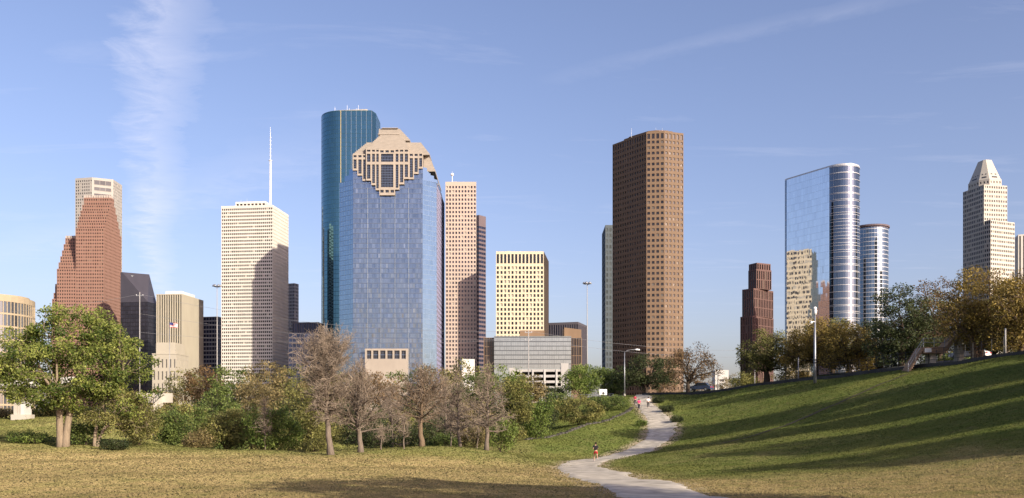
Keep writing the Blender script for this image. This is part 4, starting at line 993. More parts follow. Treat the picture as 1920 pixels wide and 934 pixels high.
def bare(name, label, base, H, W, seed, start=.3, trunk_r=.22, n1=56, n2=9, n3=5, shape='oval', bark=B_cyp, asc=(15, 55), group=None, twig=.022, cat='tree', tint=(.25, .85), fine=.62, lead=.97, spread=8):
    """leafless tree: leader, side branches that fill an outline, and two finer orders of twigs"""
    rng = np.random.default_rng(seed); root = empty(name, base); tag(root, label, cat, group)
    wd = MB(); k = 12; tz = np.linspace(0, 1, k); ax = np.cumsum(rng.normal(0, .010, (k, 2)), 0) * H; ax -= ax[0]
    tr = np.column_stack([ax, tz * H * min(1, lead + .03)]); tr[0, 2] -= .35
    rr = trunk_r * (1 - tz) ** .8 + .012; rr[0] *= 1.45
    wd.tube(tr, rr, 9)
    pz, prr = zip(*PROF[shape])
    def at(z): return np.array([np.interp(z, tr[:, 2], tr[:, i]) for i in range(3)])
    def env(z): return W * .5 * np.interp(z / H, pz, prr) if z < H else 0
    S0, S1, A, B = [], [], [], []; T0, T1, TI = [], [], []
    for i in range(n1):
        t = ((i + rng.random()) / n1) ** .9; z = H * (start + (lead - start) * t); az = i * 2.4 + rng.normal(0, .3)
        el = R_(asc[0] + (asc[1] - asc[0]) * t + rng.normal(0, spread)); p = at(z); d = np.array((math.cos(az) * math.cos(el), math.sin(az) * math.cos(el), math.sin(el)))
        if shape == 'round' and t > .62: el = R_(rng.uniform(20, 82)); d = np.array((math.cos(az) * math.cos(el), math.sin(az) * math.cos(el), math.sin(el)))
        L = .2
        while L < W and math.hypot(*(d[:2] * L)) < env(z + d[2] * L): L += .12
        L *= rng.uniform(.7, 1.0); r = max(.013, min(.085, trunk_r * .4 * (1 - t * .7)) * min(1, L / (W * .3)))
        pts = [p]; ns = 5; dd = d.copy()
        for s in range(ns):
            dd = dd + rng.normal(0, .13, 3) + np.array((0, 0, .03)); dd /= np.linalg.norm(dd); pts.append(pts[-1] + dd * L / ns)
        pts = np.array(pts); q = np.linspace(1, .2, ns + 1) * r
        S0 += list(pts[:-1]); S1 += list(pts[1:]); A += list(q[:-1]); B += list(q[1:])
        m2n = max(3, int(n2 * min(1.3, L / (W * .38))))
        for j in range(m2n):
            u = rng.uniform(.12, 1.0); f = u * ns; s = min(int(f), ns - 1); b0 = pts[s] + (pts[s + 1] - pts[s]) * (f - s); bd = (pts[s + 1] - pts[s]); bd /= np.linalg.norm(bd)
            e = bd * .6 + rng.normal(0, .55, 3) + np.array((0, 0, .15)); e /= np.linalg.norm(e); l2 = min(W * .2, max(.3, L * rng.uniform(.2, .42) * (1.15 - .5 * u))); m1 = b0 + e * l2 * .5; e2 = e + rng.normal(0, .3, 3); e2 /= np.linalg.norm(e2); m2 = m1 + e2 * l2 * .5
            S0 += [b0, m1]; S1 += [m1, m2]; A += [max(r * .45, twig * .8), twig * .7]; B += [twig * .7, twig * .4]
            ti = rng.uniform(*tint)
            for _ in range(n3):
                w = rng.random(); c0 = b0 + (m1 - b0) * w * 2 if w < .5 else m1 + (m2 - m1) * (w - .5) * 2
                g = e * .5 + rng.normal(0, .6, 3) + np.array((0, 0, .1)); g /= np.linalg.norm(g); T0.append(c0); T1.append(c0 + g * rng.uniform(.5, 1.25) * fine); TI.append(ti)
    wd.segs(S0, S1, np.array(A), np.array(B), 4)
    wd.build('trunk', bark, root, smooth=True)
    tw = MB(); tw.segs(T0, T1, twig * .5, twig * .25, 3, tint=np.clip(np.array(TI) + rng.normal(0, .12, len(TI)), 0, 1)); tw.build('crown', B_twig, root)
    return root
def spot(px, py, D):
    """plan point under a photo position, standing on the ground"""
    q = Q(px, D); return np.array((q[0], q[1], g1(*q)))
def crown_px(D, base, lobes):
    """lobes given as (column, row, half width, half height) in photo pixels at distance D -> metres relative to the base"""
    k = D / FPX; out = []
    for l in lobes:
        px, py, w, h = l[:4]; dy = l[4] if len(l) > 4 else 0; c = P(px, py, D) - base; out.append((c[0], dy, c[2], w * k, min(w, h * 1.3) * k * .9, h * k))
    return out

# big green tree at the left
b = spot(118, 842, 76)
leafy('broadleaf_tree', 'big fresh green tree at left with forked pale trunk', b,
      crown_px(76, b, [(140, 625, 95, 62), (60, 690, 75, 75, -1), (215, 680, 70, 75), (130, 705, 110, 70, -1.5), (36, 716, 70, 34), (235, 740, 55, 50, .5), (175, 740, 60, 34, -1), (15, 668, 40, 50, 1)]),
      'fresh', B_tan, 310, 108, .60, .235, 11, trunk_r=.38, fork=.34, stems=2, limbs=13, shell_=.45)
b = spot(180, 842, 77)
leafy('multi_stem_tree', 'small olive multi-stemmed tree leaning right beside big green tree', b, crown_px(77, b, [(215, 770, 60, 45), (250, 790, 40, 35, 1)]), 'olive', B_tan, 90, 60, .55, .20, 12, trunk_r=.2, fork=.35, stems=2, limbs=6, lean=.25)
def bush(label, px, py, D, w, h, kind, seed, n=60, per=60, leaf=.2, name='shrub', rc=.55, cat='shrub', group=None, bark=B_dark, **k):
    """w, h in photo pixels; py the foot row used only for the crown's lower edge"""
    b = spot(px, py, D); s = D / FPX; W_, H_ = w * s / 2, max(.8, Z(py - h, D) - b[2]); rng = np.random.default_rng(seed)
    e = [(0, 0, H_ * .45, W_ * .8, W_ * .7, H_ * .46)]
    for _ in range(4):
        a = rng.uniform(0, 6.28); e.append((math.cos(a) * W_ * .5, math.sin(a) * W_ * .4, H_ * rng.uniform(.25, .68), W_ * rng.uniform(.35, .5), W_ * .42, H_ * rng.uniform(.22, .34)))
    return leafy(name, label, b, e, kind, bark, n, per, rc, leaf, seed, trunk_r=k.pop('trunk_r', .1), fork=k.pop('fork', .15), stems=k.pop('stems', 3), limbs=6, cat=cat, group=group, **k)
bush('low bright weed clump on left field edge before big tree', 60, 838, 79, 110, 30, 'bright', 20, 50, 60, .16, rc=.4)
bush('rounded dark green shrub right of big tree trunk', 213, 848, 74.5, 62, 26, 'dark', 21, 40, 60, .14, rc=.35)
bush('leafy green shrub hugging big tree trunk', 160, 846, 78, 70, 60, 'green', 22, 50, 60, .18)
bush('olive shrub right of big tree at field edge', 262, 836, 82, 80, 90, 'olive', 23, 70, 60, .2)
bush('dense dark green shrub left of wooded clump', 322, 848, 88, 90, 92, 'green', 24, 90, 70, .2, trunk_r=.15)
bush('wide olive tree with green top in wooded clump', 408, 848, 97, 120, 146, 'green', 25, 150, 70, .24, name='wood_tree', cat='tree', trunk_r=.25, rc=.7)
bush('tall khaki tree at middle of wooded clump', 484, 850, 108, 125, 158, 'brownish', 26, 150, 70, .26, name='wood_tree', cat='tree', trunk_r=.25, rc=.75)
bush('rounded mid green tree low in wooded clump', 425, 852, 86, 118, 92, 'olive', 27, 110, 70, .2, name='wood_tree', cat='tree', trunk_r=.18)
bush('bright green bush at front of wooded clump', 510, 852, 82, 122, 100, 'bright', 28, 110, 62, .2, trunk_r=.15)
bush('dark olive tree at right of wooded clump', 560, 848, 96, 110, 152, 'olive', 29, 130, 64, .24, name='wood_tree', cat='tree', trunk_r=.22, rc=.7)
bush('low olive brush below right of wooded clump', 590, 852, 79, 60, 30, 'olive', 30, 30, 50, .14, rc=.35)
bush('small brushy undergrowth left of wooded clump', 372, 852, 84, 60, 50, 'brownish', 31, 40, 60, .18)
bare('bare_sapling', 'thin bare sapling before bright green bush', spot(497, 852, 80), 4.6, 1.8, 32, start=.2, trunk_r=.05, n1=22, n2=5, n3=3, shape='cone', asc=(40, 65))
# leafless trees along the lawn
bare('bare_cypress', 'tallest bare tan cypress with rounded top and straight trunk', spot(620, 852, 75), 11.0, 6.2, 40, start=.26, trunk_r=.27, n1=96, n2=13, n3=5, shape='round', asc=(0, 50), lead=.78, spread=12)
bare('bare_cypress', 'low-branching bare tree right of tallest bare cypress', spot(676, 848, 77), 8.0, 6.6, 41, start=.2, trunk_r=.24, n1=52, n2=12, n3=4, shape='oval', asc=(18, 74), lead=.74)
bare('bare_cypress', 'dark-trunked spreading bare tree before granite portico', spot(790, 838, 85), 7.9, 7.0, 42, start=.27, trunk_r=.27, n1=50, n2=12, n3=4, shape='flat', asc=(8, 66), lead=.75, bark=B_grey, tint=(.05, .6))
bare('bare_cypress', 'slim bare tree with pale trunk left of conical bare tree', spot(863, 838, 86), 7.2, 5.0, 43, start=.2, trunk_r=.15, n1=44, n2=10, n3=4, shape='cone', asc=(5, 40))
bare('bare_cypress', 'conical bare tree with level whorled branches', spot(912, 842, 82), 7.8, 6.4, 44, start=.22, trunk_r=.20, n1=52, n2=11, n3=4, shape='cone', asc=(5, 45))
bare('bare_cypress', 'bare tree between low-branching and dark-trunked trees', spot(735, 800, 112), 9.0, 7.5, 45, start=.2, trunk_r=.2, n1=46, n2=11, n3=6, shape='oval', asc=(15, 58), tint=(.1, .6), twig=.028)
bare('bare_cypress', 'bare tree behind slim pale-trunked one', spot(838, 800, 104), 8.6, 6.8, 46, start=.2, trunk_r=.2, n1=42, n2=11, n3=6, shape='oval', asc=(15, 58), twig=.026)
for px_, D_, h_, lb in ((714, 80, 2.0, 'tiny bare sapling on lawn right of low-branching bare tree'), (757, 81, 3.0, 'taller bare sapling on lawn left of dark-trunked bare tree'), (845, 88, 4.2, 'slender leaning bare sapling left of slim pale-trunked tree'), (893, 88, 3.6, 'slender bare sapling left of conical bare tree')):
    bare('bare_sapling', lb, spot(px_, 830, D_), h_, h_ * .5, int(px_), start=.3, trunk_r=.06, n1=16, n2=5, n3=3, shape='cone', asc=(30, 60))
bush('dark ivy bank on right edge of path bend', 1268, 800, 122, 26, 18, 'dark', 65, 40, 50, .16, rc=.35)
bush('dark ivy bank on right edge of path below walkers', 1252, 778, 133, 30, 18, 'dark', 66, 40, 50, .16, rc=.35)
bush('dark ivy at right of path head', 1236, 758, 145, 26, 14, 'dark', 67, 40, 50, .16, rc=.35)
bush('sunny weed clump inside path bend', 1203, 808, 121, 22, 20, 'bright', 68, 30, 50, .15, rc=.35)
bush('dark undergrowth behind bare trees on left', 700, 836, 100, 120, 60, 'dark', 50, 80, 60, .2)
bush('dark undergrowth below dark-trunked bare tree', 800, 832, 97, 120, 52, 'dark', 51, 80, 60, .2)
bush('small green bush at foot of dark-trunked bare tree', 830, 836, 90, 70, 22, 'green', 52, 40, 60, .16, rc=.4)
bush('yellow-green rounded bush right of conical bare tree', 938, 838, 88, 66, 62, 'bright', 53, 60, 60, .18)
bush('olive tree behind conical bare tree', 962, 822, 104, 80, 132, 'olive', 54, 120, 64, .22, name='wood_tree', cat='tree', trunk_r=.2, rc=.65)
bush('leafy green tree rising behind conical bare tree', 945, 790, 138, 110, 115, 'bright', 55, 130, 64, .28, name='wood_tree', cat='tree', trunk_r=.25, rc=.8)
bush('green tree with narrow top left of garage', 890, 790, 142, 110, 108, 'green', 56, 120, 60, .28, name='wood_tree', cat='tree', trunk_r=.25, rc=.8)
bush('bright green bush above grassy bank left of path', 1006, 812, 108, 66, 62, 'bright', 57, 70, 60, .22)
bush('olive thicket on grassy bank below white sign', 1085, 796, 130, 110, 58, 'olive', 58, 100, 60, .24)
bush('green thicket beside bridge left of path', 1040, 790, 140, 90, 60, 'green', 59, 80, 60, .25)
bush('low green hedge on bank left of walkers', 1140, 772, 141, 90, 34, 'green', 60, 80, 60, .2, rc=.45)
bush('dark brush under bridge end', 1010, 798, 128, 90, 42, 'dark', 61, 60, 60, .24)
bush('bright rounded tree beside white sign', 1092, 750, 172, 86, 70, 'bright', 62, 110, 64, .32, name='street_tree', cat='tree', trunk_r=.3, rc=.9)
bush('darker green tree between white sign and lamp post', 1142, 750, 178, 86, 64, 'green', 63, 110, 64, .32, name='street_tree', cat='tree', trunk_r=.3, rc=.9)
bush('low dark tree behind bridge railing', 1030, 752, 185, 80, 30, 'dark', 64, 60, 60, .3, name='street_tree', cat='tree', trunk_r=.25, rc=.7)
# background wood line along the bayou
kinds = ['brownish', 'olive', 'rust', 'green', 'brownish', 'olive']
back = [(300, 735, 58, 40), (345, 695, 60, 48), (385, 690, 70, 60), (436, 688, 80, 70), (495, 684, 80, 74), (548, 686, 80, 70), (600, 690, 80, 70), (655, 700, 80, 60), (712, 700, 80, 60), (770, 692, 80, 66), (826, 684, 80, 72), (868, 680, 70, 74), (985, 705, 70, 50)]
where = ['by stone steps', 'below limestone hall', 'below ribbed cream block', 'below left edge of white tower', 'below middle of white tower', 'below right edge of white tower', 'behind tallest bare cypress', 'below rounded teal tower', 'below granite portico', 'behind dark-trunked bare tree', 'below right end of blue glass tower', 'below pink tower', 'below left end of glass midrise']
for k, ((px_, top_, w_, h_), wh) in enumerate(zip(back, where)):
    D_ = 165 + 8 * ((k * 7) % 4); b = spot(px_, 770, D_); s = D_ / FPX
    leafy('distant_tree', f'{["khaki","olive","rusty","green","khaki","olive"][k % 6]} bayou tree in back row {wh}', b, [(0, 0, (Z(top_, D_) - b[2]) - h_ * .5 * s, w_ * .62 * s, w_ * .5 * s, h_ * .55 * s), (0, 0, (Z(top_, D_) - b[2]) * .35, w_ * .6 * s, w_ * .5 * s, (Z(top_, D_) - b[2]) * .36)],
          kinds[k % 6], B_grey, 80, 44, .95, .42, 200 + k, trunk_r=.25, fork=.25, limbs=6, group='trees in the back row along the bayou')
# understory filling the bayou bottom; shade behind bare trees put into the dark leaves
under = [(20, 150, 110, 52, 'brownish', 'left of viaduct pier'), (95, 150, 110, 58, 'olive', 'behind big tree trunk'), (190, 140, 110, 60, 'dark', 'behind multi-stemmed tree'), (255, 132, 90, 50, 'brownish', 'left of stone steps'), (345, 118, 110, 92, 'olive', 'left in wooded clump'), (405, 125, 110, 104, 'dark', 'left of khaki tree'), (470, 122, 110, 100, 'olive', 'below khaki tree'), (535, 122, 110, 108, 'dark', 'right in wooded clump'),
         (600, 118, 110, 108, 'olive', 'behind tallest bare cypress'), (655, 128, 110, 92, 'dark', 'behind low-branching bare tree'), (712, 126, 110, 86, 'dark', 'left of granite portico'), (772, 124, 110, 92, 'olive', 'behind dark-trunked bare tree'), (832, 124, 110, 100, 'dark', 'behind slim bare tree'), (890, 122, 110, 104, 'brownish', 'behind conical bare tree'), (948, 126, 90, 90, 'dark', 'left of bridge')]
for k, (px_, D_, w_, h_, kd, wh) in enumerate(under):
    bush(f'{dict(brownish="khaki", olive="olive", dark="shade-dark")[kd]} understory thicket {wh}', px_, 840 - (20 if px_ < 300 else 0), D_, w_, h_, kd, 500 + k, 80, 60, .3, name='thicket', rc=.75, group='thickets along the bayou')
# live oaks on the crest
def oak(label, px, D, lobes, kind, seed, n=130, per=40, leaf=.26, r=.42, fork=.2, rc=.75, bark=B_dark, shell_=.35, name='oak_tree', stems=1, limbs=10, dz=0.0):
    b = spot(px, 740, D); return leafy(name, label, b, crown_px(D, b, lobes), kind, bark, int(n * 1.5), int(per * 1.25), rc, leaf, seed, trunk_r=r, fork=fork, stems=stems, limbs=limbs, shell_=shell_, twigs=5, limb_rise=.25)
oak('dark spreading oak at head of path', 1212, 172, [(1212, 698, 50, 33), (1180, 705, 31, 22), (1245, 699, 29, 26)], 'dark', 70, 110, 40, .34, rc=.85)
oak('sparse rusty oak right of path head with open limbs', 1290, 152, [(1300, 680, 50, 35), (1268, 688, 31, 30), (1330, 689, 27, 26)], 'rust', 71, 90, 24, .26, r=.38, fork=.22, rc=.75)
oak('olive oak with dark trunk left of tall light mast', 1438, 137, [(1440, 658, 53, 39), (1412, 679, 33, 26), (1470, 673, 40, 35)], 'olive', 72, 130, 44, .28, r=.48, fork=.24)
oak('golden oak behind tall light mast', 1530, 132, [(1528, 637, 48, 44), (1500, 658, 42, 39), (1556, 652, 42, 44)], 'gold', 73, 150, 42, .27, r=.42)
oak('golden oak right of tall light mast', 1592, 126, [(1592, 645, 46, 44), (1612, 670, 36, 30), (1570, 674, 33, 28)], 'gold', 74, 130, 42, .26, r=.4)
oak('large dark green tree left of concrete stair', 1690, 118, [(1690, 596, 57, 68), (1668, 647, 46, 48), (1722, 626, 53, 61), (1700, 670, 53, 28)], 'dark', 75, 170, 44, .28, r=.42, fork=.25, rc=.75)
oak('thinly leaved brown tree behind concrete stair', 1762, 122, [(1760, 576, 48, 61), (1740, 617, 42, 44), (1785, 617, 42, 50)], 'rust', 76, 110, 30, .27, r=.34, fork=.3, rc=.8)
oak('large golden tree at right with two stout trunks', 1832, 104, [(1838, 566, 61, 68), (1800, 597, 46, 52), (1872, 586, 50, 66), (1840, 623, 63, 37)], 'gold', 77, 190, 42, .25, r=.5, fork=.3, stems=2, bark=B_grey, limbs=12)
oak('golden tree cut off by right edge of view', 1915, 99, [(1912, 581, 48, 68), (1890, 623, 42, 39), (1945, 606, 42, 55)], 'gold', 78, 150, 42, .25, r=.4, fork=.28, bark=B_grey)
oak('shaded dark tree behind golden trees at right', 1860, 128, [(1860, 617, 74, 48), (1900, 638, 53, 37), (1810, 638, 46, 37)], 'dark', 79, 130, 40, .3, r=.4)
oak('dense dark tree behind oaks right of tall mast', 1650, 138, [(1650, 640, 46, 44), (1630, 668, 36, 30), (1672, 668, 40, 30)], 'dark', 80, 110, 40, .3)
oak('olive tree between dark tree and golden trees', 1742, 134, [(1740, 600, 50, 54), (1716, 640, 44, 40), (1775, 640, 44, 40)], 'olive', 81, 130, 40, .3)
oak('olive tree behind right golden trees', 1885, 124, [(1880, 590, 50, 56), (1850, 620, 44, 44), (1912, 620, 44, 44)], 'olive', 82, 120, 40, .3)
oak('olive tree behind golden oak and stout mast', 1562, 150, [(1560, 640, 56, 40), (1520, 664, 44, 30), (1600, 664, 44, 30)], 'olive', 83, 110, 40, .32)
for k, (px_, D_, w_, h_, kd, lb) in enumerate([(1395, 175, 60, 34, 'olive', 'low olive shrubs in gap left of olive oak'), (1490, 160, 80, 36, 'gold', 'low golden shrub behind olive oak'), (1360, 240, 60, 30, 'brownish', 'small khaki tree beside small white building'), (1310, 210, 70, 40, 'rust', 'rusty shrub behind sparse oak'), (1255, 215, 70, 36, 'rust', 'rusty shrub behind path head'),
                                              (1640, 140, 60, 40, 'dark', 'dark shrub below dark green tree'), (1790, 118, 50, 40, 'green', 'green shrub right of concrete stair'), (1445, 230, 70, 36, 'brownish', 'distant khaki tree left of golden shrub')]):
    bush(lb, px_, 728, D_, w_, h_, kd, 300 + k, 60, 50, .3 if D_ > 150 else .22, rc=.7)
# trees up the slope to the right and behind the camera: out of view, they throw the long shadows over the lawn
def copy_tree(o, loc, rz, sc):
    c = o.copy(); COL.objects.link(c); c.location = loc; c.rotation_euler = (0, 0, rz); c.scale = (sc, sc, sc)
    for ch in o.children:
        d = ch.copy(); COL.objects.link(d); d.parent = c
    return c
slope_trees = [(60, 47.8, 1.45), (46.8, 23.1, 1.35), (57, 12.2, 1.4), (67.3, 1.2, 1.5), (49.5, 39.3, 1.3), (58.3, 29.8, 1.45), (67.9, 19.6, 1.5), (50.5, 58, 1.5), (69.6, 37.6, 1.55), (79, 27, 1.6), (54, 74.5, 1.65), (62.3, 63.6, 1.45), (71.9, 53.4, 1.5), (81, 43, 1.6), (70, 73, 1.15), (79.3, 63, 1.6), (19.5, 9.5, 1.6), (36, -20, 1.5)]
pr = leafy('slope_tree', 'leafy tree up the slope beyond the right edge', (60, 47.8, g1(60, 47.8)), [(0, 0, 7.0, 3.6, 3.4, 2.6), (1.6, .8, 5.6, 2.6, 2.6, 1.8), (-1.7, -.6, 5.8, 2.5, 2.4, 1.9)], 'olive', B_grey, 170, 60, .7, .3, 400, trunk_r=.3, fork=.3, limbs=8, group='trees up the slope beyond the right edge')
pr.scale = (1.45,) * 3
for k, (x, y, sc) in enumerate(slope_trees[1:]): copy_tree(pr, (x, y, g1(x, y)), k * 1.3, sc)

# ------------------------------------------------------------------ street furniture, bridge, walls
M_steel = mat('galvanised_steel', (0.30, 0.31, 0.33), rough=0.45, metal=0.6, var=.08)
M_pole = mat('weathered_pole', (0.30, 0.29, 0.28), rough=0.7, var=.15, vscale=1.0)
M_wood = mat('grey_wood_pole', (0.30, 0.26, 0.22), rough=.9, var=.2, vscale=1.)
M_signw = mat('white_sign', (0.8, 0.8, 0.78), rough=.5, var=.03)
M_blk = mat('black_paint', (0.02, 0.02, 0.022), rough=.5)
M_darkw = mat('dark_wall_concrete', (0.055, 0.052, 0.048), rough=.9, var=.3, vscale=.7)  # dark concrete tone for the crest wall, varied by noise
def rel(root): return np.array(root.location)
def part(mb, name, m, root, smooth=False):
    o = mb.build(name, m, root, smooth=smooth); o.location = -root.location; return o
def high_mast(label, px, ytop, D):
    b = on_ground(px, D); r = empty('high_mast_light', b); tag(r, label, 'light mast', 'high mast lights'); zt = Z(ytop + 4, D)
    mb = MB(); mb.tube([b - (0, 0, .3), (*b[:2], zt)], [.2, .09], 8); part(mb, 'pole', M_pole, r, True)
    s = D / FPX; R = 6.2 * s; mb = MB(); an = np.linspace(0, 2 * math.pi, 17); mb.tube([(b[0] + R * .7 * math.cos(a), b[1] + R * .7 * math.sin(a), zt) for a in an], .07, 5); part(mb, 'lamp_ring', M_steel, r)
    for k in range(6):
        a = k * math.pi / 3 + .2; c = (b[0] + R * math.cos(a), b[1] + R * math.sin(a), zt + .2); mb = MB(); mb.lathe(c, [(.1, .45), (.26, .35), (.42, 0), (.40, -.12), (.05, -.14)][::-1], 8); part(mb, 'lamp_head', M_steel, r, True)
    return r
high_mast('tall light mast standing left of brown tower', 1101, 529, 260)
high_mast('tall light mast between ribbed cream block and white tower', 407, 534, 250)
def lamp_post(label, px, ytop, D, arm, group=None):
    b = on_ground(px, D); r = empty('street_lamp', b); tag(r, label, 'street lamp'); zt = Z(ytop, D)
    mb = MB(); mb.tube([b - (0, 0, .2), (*b[:2], zt - .5)], [.13, .075], 8); part(mb, 'pole', M_steel, r, True)
    mb = MB(); mb.tube([(b[0], b[1], zt - .55), (b[0] + arm * .25, b[1], zt - .1), (b[0] + arm * .6, b[1], zt), (b[0] + arm, b[1], zt + .02)], [.06, .05, .045, .04], 6); part(mb, 'arm', M_steel, r, True)
    mb = MB(); x = b[0] + arm; mb.tube([(x - .15, b[1], zt + .03), (x + .25, b[1], zt + .04), (x + .75, b[1], zt), (x + .9, b[1], zt - .02)], [.06, .17, .14, .04], 8); part(mb, 'lamp_head', M_signw, r, True)
    mb = MB(); mb.lathe(b, [(.2, -.1), (.2, .35), (.14, .45)], 8); part(mb, 'base', M_conc, r)
lamp_post('grey street lamp with arm at head of path', 1171, 656, 166, 2.0)
# tall camera mast on the crest
b = on_ground(1528, 121); r = empty('camera_mast', b); tag(r, 'stout pale mast with floodlight before golden oak', 'mast')
mb = MB(); zt = Z(578, 121); mb.tube([b - (0, 0, .2), b + (0, 0, 2.5), (*b[:2], zt)], [.22, .17, .11], 10); part(mb, 'pole', M_steel, r, True)
mb = MB(); mb.tube([(*b[:2], zt - .9), (b[0] + .05, b[1] - .1, zt - .25)], [.2, .22], 8); mb.lathe((b[0], b[1], zt - .3), [(.05, 0), (.24, .1), (.24, .4), (.05, .5)], 10); part(mb, 'floodlight', M_signw, r, True)
mb = MB(); mb.box(b[0] - .55, b[0] + .1, b[1] - .1, b[1] + .1, zt - 1.9, zt - 1.78); mb.lathe((b[0] - .5, b[1], zt - 2.15), [(.02, 0), (.16, .08), (.16, .26), (.05, .34)], 8); part(mb, 'camera', M_signw, r)
for y_ in (2.7, 3.1):
    mb = MB(); mb.lathe(b + (0, 0, y_), [(.26, 0), (.26, .12), (.22, .14)], 10); part(mb, 'clamp', M_blk, r)
for px_, yt, D_, lb in ((1497, 672, 128, 'short pale post left of stout mast on crest'), (1415, 694, 150, 'short pale post left of olive oak trunk'), (1885, 618, 96, 'pale post below golden tree at right'), (1346, 702, 160, 'thin pale post right of sparse rusty oak')):
    b = on_ground(px_, D_); r = empty('post', b); tag(r, lb, 'post'); mb = MB(); zt = Z(yt, D_); mb.tube([b - (0, 0, .2), (*b[:2], zt)], [.1, .08], 8); part(mb, 'shaft', M_pole, r, True); mb = MB(); mb.lathe((*b[:2], zt), [(.1, 0), (.1, .08), (.02, .14)], 8); part(mb, 'cap', M_steel, r)
def utility_pole(label, px, ytop, D, arms):
    b = on_ground(px, D); r = empty('utility_pole', b); tag(r, label, 'utility pole', 'utility poles'); zt = Z(ytop, D)
    mb = MB(); mb.tube([b - (0, 0, .3), (*b[:2], zt)], [.14, .09], 8); part(mb, 'pole', M_pole, r, True)
    for k, dz in enumerate(arms):
        mb = MB(); mb.box(b[0] - .8, b[0] + .8, b[1] - .06, b[1] + .06, zt - dz, zt - dz + .14); part(mb, 'crossarm', M_steel, r)
        for x in (-.7, .7):
            mb = MB(); mb.lathe((b[0] + x, b[1], zt - dz + .14), [(.03, 0), (.05, .06), (.03, .12), (.045, .18), (.02, .22)], 6); part(mb, 'insulator', M_signw, r)
    return np.array((b[0], b[1], zt))
u1 = utility_pole('utility pole before glass midrise', 991, 619, 190, (.6, 2.2)); u2 = utility_pole('utility pole rising behind big green tree', 262, 548, 190, (.8,))
M_wire = mat('power_wire', (0.30, 0.30, 0.32), rough=.4, metal=.3)
def wire(label, a, b_, sag):
    a, b_ = np.asarray(a, float), np.asarray(b_, float); t = np.linspace(0, 1, 40)[:, None]; p = a + (b_ - a) * t; p[:, 2] -= sag * 4 * (t * (1 - t))[:, 0]
    mb = MB(); mb.tube(p, .022, 4); o = mb.build('power_line', M_wire, None, loc=a); tag(o, label, 'power line', 'power lines')
wire('topmost power line between left and middle poles', u2 + (0, 0, -.4), u1 + (0, 0, -.2), 2.6)
wire('second power line between left and middle poles', u2 + (0, 0, -4.6), u1 + (0, 0, -1.8), 2.2)
wire('lowest power line between left and middle poles', u2 + (0, 0, -8.6), u1 + (0, 0, -1.9), 1.6)
e2 = P(1480, 668, 215)
wire('topmost power line right of middle pole', u1 + (0, 0, -.2), e2 + (0, 0, 1.6), 1.6); wire('lower power line right of middle pole', u1 + (0, 0, -1.8), e2, 1.6)
wire('power line leaving left edge above big tree', P(-80, 588, 190), u2 + (0, 0, -.4), 1.0)
# flagpole with flag before the ribbed block
b = on_ground(318, 330); r = empty('flagpole', b); tag(r, 'thin flagpole flying striped flag before ribbed cream block', 'flagpole')
mb = MB(); zt = Z(604, 330); mb.tube([b, (*b[:2], zt)], [.14, .07], 6); part(mb, 'pole', M_steel, r, True)
M_red, M_whi, M_nav = mat('flag_red', (.5, .03, .04)), mat('flag_white', (.8, .8, .8)), mat('flag_navy', (.03, .04, .16))
fw, fh = 2.9, 1.75; nu = 12
def flag_pt(u, v): return (b[0] + .1 + fw * u, b[1] + .22 * math.sin(u * 7), zt - .1 - fh * (1 - v) - .35 * u)
for k in range(7):
    mb = MB(); vv = []; 
    for i in range(nu + 1): vv += [flag_pt(i / nu, k / 7), flag_pt(i / nu, (k + 1) / 7)]
    mb.add(vv, [[(2 * i, 2 * i + 2, 2 * i + 3, 2 * i + 1) for i in range(nu)]]); part(mb, 'flag_stripe', M_red if k % 2 == 0 else M_whi, r, True)
mb = MB(); vv = []
for i in range(6): vv += [np.array(flag_pt(i / nu, .45)) - (0, .02, 0), np.array(flag_pt(i / nu, 1)) - (0, .02, 0)]
mb.add(vv, [[(2 * i, 2 * i + 2, 2 * i + 3, 2 * i + 1) for i in range(5)]]); part(mb, 'flag_canton', M_nav, r, True)
# white sign with a dark mark
b = on_ground(1131, 158); r = empty('sign_board', b); tag(r, 'white sign board on posts left of lamp post', 'sign'); zt = Z(730, 158); zb = Z(740.5, 158); s = 158 / FPX
mb = MB(); mb.box(b[0] - 7 * s, b[0] + 7 * s, b[1] - .05, b[1], zb, zt); part(mb, 'panel', M_signw, r)
for x in (-5, 5): mb = MB(); mb.tube([(b[0] + x * s, b[1] + .06, b[2] - .2), (b[0] + x * s, b[1] + .06, zt)], .05, 6); part(mb, 'post', M_steel, r)
mb = MB(); mb.add([(b[0] - 2.4 * s, b[1] - .056, zb + .15), (b[0] + 2.6 * s, b[1] - .056, zb + .15), (b[0] + 2.6 * s, b[1] - .056, zb + .38), (b[0] + 1 * s, b[1] - .056, zb + .46), (b[0] - .4 * s, b[1] - .056, zb + .58), (b[0] - 1.6 * s, b[1] - .056, zb + .4)], [(0, 1, 2, 3, 4, 5)]); part(mb, 'printed_mark', M_blk, r)

# low road bridge left of the path head
r = empty('road_bridge', (10, 168, CZ + 3)); tag(r, 'low concrete road bridge with railing left of path head', 'bridge')
A, B = P(985, 752, 172), P(1150, 748, 168); d = (B - A) / np.linalg.norm(B - A)
mb = MB(); mb.prism([A[:2], B[:2], B[:2] + (0, 8), A[:2] + (0, 8)], np.array([A[2] - .9, B[2] - .9, B[2] - .9, A[2] - .9]), np.array([A[2], B[2], B[2], A[2]])); part(mb, 'deck', M_conc, r)
mb = MB(); mb.prism([A[:2] + (1.5, 1.5), A[:2] + (2.5, 1.5), A[:2] + (2.5, 6), A[:2] + (1.5, 6)], CZ - 3, A[2] - .9); part(mb, 'pier', M_dconc, r); mb = MB(); mb.prism([B[:2] + (-4.5, 1.5), B[:2] + (-3.5, 1.5), B[:2] + (-3.5, 6), B[:2] + (-4.5, 6)], CZ - 3, B[2] - .9); part(mb, 'pier', M_dconc, r)
